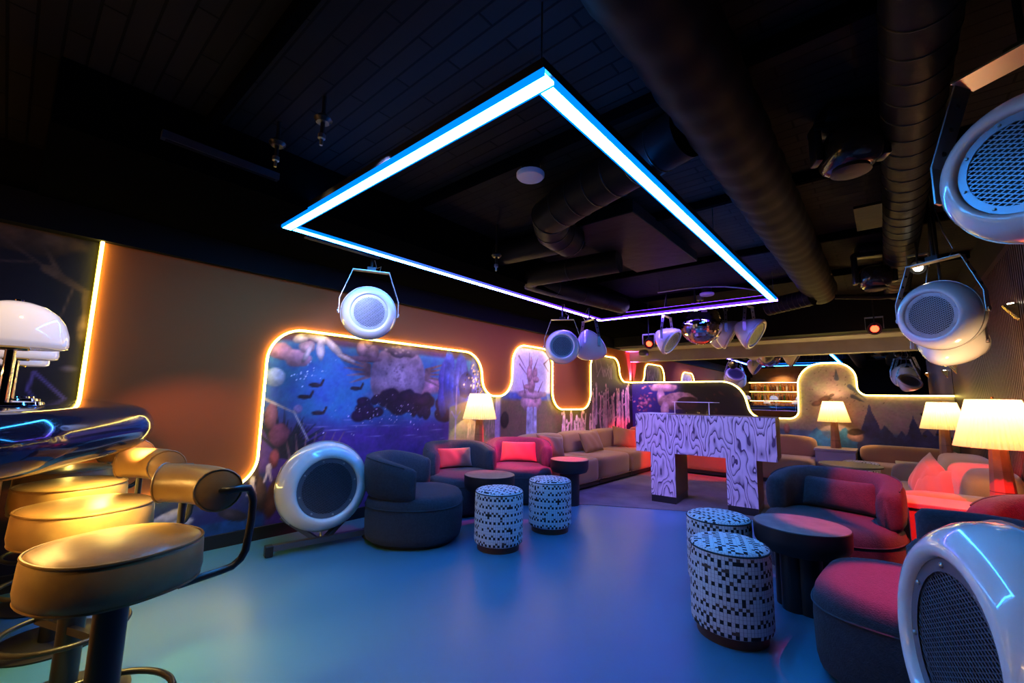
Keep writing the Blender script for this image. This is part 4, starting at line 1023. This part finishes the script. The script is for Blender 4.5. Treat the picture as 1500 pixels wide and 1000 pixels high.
# ------------------------------------------------------------------ bar stools
def make_bar_stool(loc, label):
    root = empty('bar_stool', loc, label, 'bar stool', 'tan leather stools along the bar')   # facing -Y (the counter); back at +Y
    zs = 0.80
    e = 2.35; rx, ry = 0.225, 0.225
    sp = [(0.92,zs-0.135),(0.975,zs-0.13),(1.0,zs-0.10),(0.985,zs-0.02),(0.955,zs-0.004),(0.90,zs+0.004),(0.6,zs+0.010),(0.0,zs+0.012)]
    seat = MB().lathe([(r*rx,z) for r, z in sp], 56, e=e).build('seat', M['leather'], root, 60)
    def ring(k, z, r):
        return MB().tube([(rx*k*math.cos(a)*(abs(math.cos(a))**e+abs(math.sin(a))**e)**(-1/e), rx*k*math.sin(a)*(abs(math.cos(a))**e+abs(math.sin(a))**e)**(-1/e), z) for a in [2*PI*q/56 for q in range(56)]], r, 6, True)
    ring(0.965, zs-0.004, 0.005).build('piping', M['piping'], seat, 60)
    ring(0.965, zs-0.130, 0.005).build('piping', M['piping'], seat, 60)
    MB().lathe([(0.15,zs-0.15),(0.15,zs-0.132)], 28).build('seat_plate', M['black_metal'], root, 40)
    MB().lathe([(0.045,0.012),(0.045,zs-0.14)], 24).build('column', M['black_metal'], root, 40)
    MB().lathe([(0.225,0.0),(0.225,0.008),(0.21,0.014),(0.05,0.016)], 48).build('base_plate', M['black_metal'], root, 30)
    R = 0.205
    fr = MB().tube([(R*math.cos(2*PI*k/40), -0.02+R*math.sin(2*PI*k/40), 0.30) for k in range(40)], 0.011, 8, True).build('footrest_ring', M['black_metal'], root, 60)
    MB().bar((0.03,-0.02,0.30),(0.20,-0.02,0.30),0.022,0.030).build('footrest_bracket', M['black_metal'], root, 0)
    MB().bar((-0.20,-0.02,0.30),(-0.03,-0.02,0.30),0.022,0.030).build('footrest_bracket', M['black_metal'], root, 0)
    # bent tubes carrying the bolster
    for s in (-1, 1):
        pts = [(s*0.16,0.10,zs-0.145),(s*0.17,0.24,zs-0.145)]
        c = [(0.24,-0.145),(0.275,-0.14),(0.30,-0.12),(0.31,-0.09),(0.315,0.02),(0.315,0.09),(0.308,0.115),(0.29,0.135),(0.275,0.14)]
        pts += [(s*(0.17+0.036*min(1,(k+1)/4)), y, zs+z) for k, (y, z) in enumerate(c[1:7])]
        pts += [(s*0.208,0.290,zs+0.142),(s*0.205,0.255,zs+0.146),(s*0.19,0.215,zs+0.145),(s*0.165,0.205,zs+0.145)]
        MB().tube(pts, 0.0135, 10).build('back_tube', M['black_metal'], root, 60)
    # bolster: short curved roll
    n = 18; P = []; rr = []
    for i in range(n+1):
        u = -1+2*i/n; a = u*0.95
        P.append((0.215*math.sin(a), 0.245-0.215*(1-math.cos(a))*0.55, zs+0.145))
        rr.append(0.074*(1-0.55*max(0, (abs(u)-0.9)/0.1)**2))
    b = MB().tube(P, rr, 20).build('bolster', M['leather'], root, 60)
    for i in (1, n-1):
        p = Vector(P[i]); t = (Vector(P[i+1])-Vector(P[i-1])).normalized(); u = t.cross(Vector((0,0,1))).normalized(); v = u.cross(t)
        MB().tube([p+(u*math.cos(2*PI*k/20)+v*math.sin(2*PI*k/20))*0.0745 for k in range(20)], 0.004, 5, True).build('piping', M['piping'], b, 60)
    return root
bs = make_bar_stool((-1.98,0.31,0), 'bar stool with tan leather seat standing nearest the camera'); bs.rotation_euler = (0,0,0.33)
for x, y, lb in ((-2.72,0.30,'second tan leather bar stool along the counter, behind the big one'),(-3.40,0.30,'third tan leather bar stool half hidden under the counter edge'),(-4.05,0.32,'last bar stool by the wall with only base and footrest showing')):
    c = copy_tree(bs); c.location = (x, y, 0); c['label'] = lb; c.rotation_euler = (0,0,0.36+0.05*(x+3))

# ------------------------------------------------------------------ bar counter, its lamps, and the back bar seen in the mirror
root = empty('bar_counter', (-3.0,-0.1,0), 'glossy dark blue bar counter with thick rounded edge', 'counter')
O = Vector((-3.0,-0.1,0))
edge = fillet([(-4.39,0.49,0),(-2.55,0.49,0.9),(-1.66,0.02,0.5),(-1.62,-0.70,0.35),(-2.2,-0.85,0.2),(-4.39,-0.85,0)], n=14)
ZT = 1.24; TH = 0.195
def offset(poly, d):
    out = []; m = len(poly)
    for i in range(m):
        p = Vector(poly[i]); a = Vector(poly[i-1]) if i > 0 else p; b = Vector(poly[(i+1)]) if i < m-1 else p
        t = (b-a).normalized(); nrm = Vector((t.y, -t.x))
        out.append((p.x+nrm.x*d, p.y+nrm.y*d))
    return out
sec = []
for k in range(13):
    a = -PI/2+PI*k/12
    sec.append((0.10*(1-math.cos(a)), ZT-TH/2+TH/2*math.sin(a)))
vs = []; fs = []; m = len(edge)
for d, z in sec:
    for (x, y) in offset(edge, d if True else 0): vs.append((max(x,-4.39)-O.x, y-O.y, z))
for j in range(len(sec)-1):
    for i in range(m-1): fs.append((j*m+i, (j+1)*m+i, (j+1)*m+i+1, j*m+i+1))
fs.append(tuple(range(m))); fs.append(tuple((len(sec)-1)*m+i for i in reversed(range(m))))
MB().add(vs, fs).build('countertop', M['counter'], root, 50)
body = fillet([(-4.39,0.06,0),(-2.75,0.03,0.6),(-2.2,-0.35,0.3),(-2.15,-0.75,0),(-4.39,-0.75,0)], n=10)
bodyo = MB().prism(body, lambda p, d: (p[0]-O.x, p[1]-O.y, d), ZT-TH-0.01).build('body', M['bar_wood'], root, 0)
ep = offset(edge, 0.30)[2:30]
MB().tube([(max(x,-4.38)-O.x, y-O.y, ZT-TH-0.012) for x, y in ep], 0.008, 6).build('light_strip', M['warm_strip'], root, 60)

def dome_lamp(loc, label, s=1.0, group='white dome lamps on the bar'):
    root = empty('dome_lamp', loc, label, 'lamp', group)
    R = 0.142*s
    MB().lathe([(0,0),(R*0.68,0.0),(R*0.72,0.006),(R*0.70,0.016),(R*0.2,0.022)], 40).build('base', M['chrome'], root, 40)
    MB().lathe([(0.0145*s,0.018),(0.0145*s,0.205*s)], 20).build('column', M['chrome'], root, 40)
    MB().lathe([(R*0.30,0.197*s),(R*0.32,0.203*s),(R*0.30,0.209*s)], 32).build('shade_holder', M['gold'], root, 40)
    MB().lathe([(0.0,0.212*s),(R*0.60,0.207*s),(R*0.90,0.205*s),(R*0.985,0.212*s),(R,0.228*s),(R*0.985,0.255*s),(R*0.90,0.295*s),(R*0.74,0.33*s),(R*0.52,0.355*s),(R*0.26,0.368*s),(0,0.372*s)], 48).build('shade', M['opal'], root, 60)
    MB().lathe([(0.012,0.371*s),(0.012,0.377*s),(0,0.379*s)], 12).build('finial', M['chrome'], root, 40)
    return root
dome_lamp((-2.33,0.00,ZT), 'white dome lamp on chrome column, front of the row on the bar')
dome_lamp((-3.15,0.02,ZT), 'second white dome lamp on the bar, behind the front one')
dome_lamp((-4.05,0.03,ZT), 'third white dome lamp on the bar, closest to the wall')
# back bar behind the counter
root = empty('back_bar', (-3.2,-2.3,0), 'lit wooden back bar with bottle shelves reflected in the mirror', 'shelf unit')
MB().box(-1.19,1.3,-0.09,-0.06,0.0,2.5).build('back_panel', M['bar_wood'], root, 0)
MB().box(-1.19,1.3,-0.06,0.42,0.0,1.08).build('cabinet', M['bar_wood'], root, 0)
MB().box(-1.19,1.3,-0.06,0.44,1.08,1.12).build('worktop', M['counter'], root, 0)
for z in (1.42, 1.80): 
    sh = MB().box(-1.19,1.3,-0.06,0.20,z,z+0.025).build('shelf', M['bar_wood'], root, 0)
    MB().box(-1.19,1.3,0.19,0.205,z-0.012,z).build('light_strip', M['shelf_strip'], sh, 0)
MB().box(-1.19,1.3,-0.06,0.25,2.18,2.24).build('canopy', M['bar_wood'], root, 0)
MB().box(-1.19,1.3,0.20,0.22,2.165,2.18).build('light_strip', M['shelf_strip'], root, 0)
def bottle(h, r, m):
    return MB().lathe([(r*0.9,0),(r,0.01),(r,h*0.58),(r*0.9,h*0.64),(r*0.36,h*0.74),(r*0.32,h*0.95),(r*0.4,h*0.955),(r*0.4,h),(0,h)], 12)
bm_ = [mat('glass_amber',(0.45,0.17,0.03),0.1,trans=0.35),mat('glass_clear',(0.7,0.68,0.62),0.08,trans=0.4),mat('glass_green',(0.06,0.16,0.05),0.1,trans=0.3),mat('glass_dark',(0.06,0.03,0.02),0.12),mat('glass_gold',(0.7,0.45,0.08),0.1,trans=0.3)]
RW = ['worktop','lower shelf','upper shelf']
bn = ['amber','clear','green','dark','golden']
protos = []
for k, m in enumerate(bm_): protos.append((0.27+0.02*(k % 3), 0.036+0.003*(k % 2), m))
first = {}
for row, (z, n) in enumerate(((1.12,19),(1.445,21),(1.825,21))):
    for i in range(n):
        k = random.choice([0,0,1,1,2,3,4]) if row else random.choice([0,1,3,0])
        h, r, m = protos[k]
        x = -3.2-1.1+2.3*i/(n-1)+random.uniform(-0.012,0.012); yy = -2.3+(0.08 if row else 0.16)
        if k not in first:
            o = bottle(h, r, m).build('bottle', m, None, 50); first[k] = o
        else:
            o = first[k].copy(); COL.objects.link(o)
        o.location = (x, yy, z+0.001)
        tag(o, bn[k]+' glass bottle on the '+RW[row]+' of the mirrored back bar', 'bottle', 'bottles of '+bn[k]+' glass on the '+RW[row])
for x in (-3.75,-2.75): dome_lamp((x,-2.02,1.12), 'small white dome lamp on the back bar worktop '+('near the wall end' if x < -3 else 'near the open end'), 0.9, 'dome lamps on the back bar')
pp = MB().box(-4.39,-1.3,-2.39,-2.36,2.5,ZC).build('wood_panel', M['bar_wood'], None, 0); tag(pp, 'wooden panel above the back bar bottle shelves', 'panel')

# ------------------------------------------------------------------ ledges and pleated lamps
def ledge(name, x0, x1, y0, y1, h, label, over=0.015):
    root = empty(name, ((x0+x1)/2,(y0+y1)/2,0.006), label, 'ledge')
    cx, cy = (x0+x1)/2, (y0+y1)/2
    MB().box(x0-cx,x1-cx,y0-cy,y1-cy,0.0,h-0.05).build('body', M['ledge'], root, 0)
    MB().rbox(x0-cx-over,x1-cx+over,y0-cy-over,y1-cy+over,h-0.045,h-0.006,0.004,1).build('top', M['ledge'], root, 30)
    return root
ledge('ledge', -4.36, -4.11, 4.095, 4.305, 0.56, 'low ledge under the lamp by the lake wallpaper')
ledge('ledge', 0.07, 0.775, 4.44, 4.80, 0.60, 'red-lit ledge with pale top holding the nearest lamp')
ledge('ledge', 0.05, 0.775, 7.56, 8.08, 0.56, 'ledge behind the red-lit sofa holding a lamp')
ledge('ledge', -0.94, -0.42, 8.74, 9.24, 0.60, 'ledge between the back sofas holding a lamp')
def pleated_lamp(loc, label, power=24, hh=0.80):
    root = empty('pleated_lamp', loc, label, 'lamp', 'table lamps with pleated shades on tapered wooden bases')
    z0 = hh-0.335
    n = 96; vs = []; fs = []
    for j, t in enumerate((0, 0.33, 0.66, 1)):
        r = 0.222+(0.135-0.222)*t; z = z0+0.335*t
        for i in range(n):
            a = 2*PI*i/n; q = r*(1+(0.028 if i % 2 else -0.028)); vs.append((q*math.cos(a), q*math.sin(a), z))
    for j in range(3):
        for i in range(n): fs.append((j*n+i, j*n+(i+1) % n, (j+1)*n+(i+1) % n, (j+1)*n+i))
    MB().add(vs, fs).build('shade', M['shade'], root, 0)
    bs_ = MB().lathe([(0.072,0.0),(0.072,0.01),(0.046,z0+0.03),(0.03,z0+0.06)], 8).build('base', M['lamp_wood'], root, 20)
    for z in (0.12, 0.26, 0.40):
        if z < z0: MB().lathe([(0.0725-0.026*z/z0+0.0005,z),(0.0725-0.026*z/z0+0.0005,z+0.006)], 8).build('band', M['plinth_wood'], bs_, 0)
    MB().soft((0,0,z0+0.17),(0.03,0.03,0.045),2.0,6).build('bulb', emit('bulb_warm',(1.0,0.72,0.36),40.0) if 'bulb_warm' not in bpy.data.materials else bpy.data.materials['bulb_warm'], root, 60)
    MB().lathe([(0.012,z0+0.05),(0.012,z0+0.13)], 10).build('socket', M['gold'], root, 40)
    MB().tube([(-0.135,0,hh-0.008),(0.135,0,hh-0.008)], 0.003, 5).build('spider', M['gold'], root)
    MB().lathe([(0.008,hh-0.012),(0.008,hh+0.02),(0,hh+0.024)], 10).build('finial', M['gold'], root, 40)
    l = bpy.data.lights.new('lamp_bulb', 'POINT'); l.color = (1.0,0.66,0.30); l.energy = power; l.shadow_soft_size = 0.05
    lo = bpy.data.objects.new('lamp_bulb', l); COL.objects.link(lo); lo.parent = root; lo.location = (0,0,z0+0.24)
    return root
pleated_lamp((-4.165,4.20,0.56), 'pleated lamp glowing by the lake wallpaper behind the magenta armchair')
pleated_lamp((0.575,4.60,0.60), 'largest pleated lamp on the red-lit ledge by the slatted wall', hh=0.76)
pleated_lamp((0.53,7.80,0.56), 'pleated lamp on a red base beyond the red-lit sofa')
pleated_lamp((-0.68,9.0,0.60), 'pleated lamp on the ledge before the blue crag wallpaper', hh=0.76)

# ------------------------------------------------------------------ sofas
def sofa_run(name, loc, rz, mods, depth, label, seat_h=0.43, back_h=0.76, arm=(0,0), bt=0.30, bz=None):
    # modules along local +X, backs at local +Y, front at y=0
    root = empty(name, loc, label, 'sofa', None, rz)
    x = 0.0
    for w in mods:
        MB().rbox(x+0.004,x+w-0.004,0.03,depth,0.02,0.09,0.01,1).build('plinth', M['dark'], root, 30)
        MB().soft((x+w/2,depth*0.5-0.005,0.07+(seat_h-0.07)/2),(w/2-0.002,depth*0.5,(seat_h-0.07)/2),9.0,12).build('seat', M['sofa'], root, 60)
        MB().soft((x+w/2,depth-bt/2,(seat_h-0.04+back_h)/2),(w/2-0.002,bt/2,(back_h-seat_h+0.04)/2),4.5,12).build('backrest', M['sofa'], root, 60)
        MB().tube([(x+0.03,0.005,0.105),(x+w-0.03,0.005,0.105)], 0.006, 6).build('piping', M['cushion'], root, 60)
        x += w
    if arm[0]: MB().soft((-arm[0]/2,depth*0.5,0.32),(arm[0]/2,depth*0.5,0.30),5.0,12).build('arm', M['sofa'], root, 60)
    if arm[1]: MB().soft((x+arm[1]/2,depth*0.5,0.32),(arm[1]/2,depth*0.5,0.30),5.0,12).build('arm', M['sofa'], root, 60)
    return root
# long sofa on the left wall: local +X -> world +Y reversed so that backs meet the wall
sofa_run('sofa', (-3.40,5.06,0.006), PI/2, [1.05,1.05,1.10], 0.94, 'long tan sectional sofa along the mural wall')
sofa_run('sofa', (-4.34,8.32,0.006), 0.0, [1.15,1.15,1.10], 0.92, 'tan sofa under the mirror behind the plywood booth, red at one end')
for (x, y, f, w, h, lb, ro) in ((-3.83,5.42,-14,0.50,0.34,'tan cushion at the near end of the mural sofa',8),(-3.80,6.62,-6,0.52,0.36,'tan cushion alone in the middle of the mural sofa',-4),(-3.80,7.75,-30,0.50,0.38,'tan cushion half lit orange at the far end of the mural sofa',10)):
    lean_pillow('cushion', (x,y,0.437), f, w, h, 0.16, lb, M['cushion'], -22, 'cushion', None, ro)
sofa_run('sofa', (-0.38,8.40,0.006), 0.0, [1.14], 0.86, 'dark low sofa under the blue crag wallpaper', back_h=0.68)
# end piece of the sofa run between booth and lamp ledge
# sofa on the right wall
sofa_run('sofa', (-0.02,7.10,0.006), -PI/2, [1.05,1.02], 0.80, 'red-lit sofa with plump backs along the slatted wall', arm=(0.30,0.22), back_h=0.80, bt=0.40)
lean_pillow('cushion', (0.16,5.75,0.437), 200, 0.46, 0.40, 0.17, 'red-lit cushion slumped on the sofa by the slatted wall', M['cushion'], -20, 'cushion', None, 22)
lean_pillow('cushion', (0.25,5.42,0.437), 215, 0.44, 0.36, 0.16, 'pale coral cushion leaning before the other on the red-lit sofa', M['cushion'], -34, 'cushion', None, -14)

# ------------------------------------------------------------------ DJ booth
root = empty('dj_booth', (-2.44,5.71,0.006), 'zebra patterned plywood DJ booth on two thick legs', 'booth', None, math.radians(5.5))
BD = 0.62
def face_box(name, x0, x1, y0, y1, z0, z1):
    o = MB().box(x0,x1,y0,y1,z0,z1).build(name, M['booth_side'], root, 0)
    f = MB().box(x0,x1,y0-0.008,y0+0.001,z0,z1).build('front_panel', M['zebra'], o, 0)
    return o
face_box('desk', -0.19, 1.455, 0.0, BD, 0.63, 1.13)
face_box('leg', 0.005, 0.318, 0.0, BD, 0.085, 0.63)
face_box('leg', 0.915, 1.24, 0.0, BD, 0.085, 0.63)
for x0, x1 in ((0.005,0.318),(0.915,1.24)): MB().box(x0+0.002,x1-0.002,-0.004,BD-0.01,0.0,0.085).build('kick_plate', M['black_metal'], root, 0)
MB().box(-0.17,0.20,0.06,BD-0.05,1.13,1.137).build('deck_plate', M['disc_white'], root, 0)
root = empty('acrylic_screen', (-2.44,5.71,1.143), 'clear acrylic guard with flat top standing on the DJ booth', 'screen', None, math.radians(5.5))
for x in (0.32, 0.74): MB().box(x-0.004,x+0.004,0.05,0.36,0.0,0.155).build('side_sheet', M['acrylic'], root, 0)
MB().box(0.30,0.80,0.02,0.40,0.155,0.163).build('top_sheet', M['acrylic'], root, 0)
MB().box(0.324,0.736,0.046,0.054,0.0,0.155).build('front_sheet', M['acrylic'], root, 0)
for a, b in (((0.32,0.048,0.0),(0.32,0.048,0.155)),((0.74,0.048,0.0),(0.74,0.048,0.155)),((0.30,0.018,0.159),(0.80,0.018,0.159)),((0.80,0.018,0.159),(0.80,0.40,0.159)),((0.30,0.018,0.159),(0.30,0.40,0.159))):
    MB().bar(a, b, 0.006, 0.007).build('edge_highlight', M['acrylic_edge'], root, 0)

# ------------------------------------------------------------------ wedge sconces on the slatted wall
for (y, z, lb) in ((8.70,1.84,'brass wedge wall light far along the slatted wall'),(4.80,2.02,'brass wedge wall light close to the ceiling rail on the slats')):
    root = empty('wall_sconce', (XR-0.036,y,z), lb, 'wall light', 'brass wedge lights on the slatted wall')
    MB().add([(-0.075,-0.03,0.04),(-0.075,0.03,0.04),(0,-0.04,0.05),(0,0.04,0.05),(-0.015,-0.03,-0.06),(-0.015,0.03,-0.06),(0,-0.04,-0.07),(0,0.04,-0.07)],
             [(0,1,5,4),(0,2,3,1),(4,5,7,6),(0,4,6,2),(1,3,7,5),(2,6,7,3)]).build('wedge', M['gold'], root, 0)
    MB().box(-0.045,-0.015,-0.02,0.02,0.046,0.056).build('bulb', M['white_led'], root, 0)
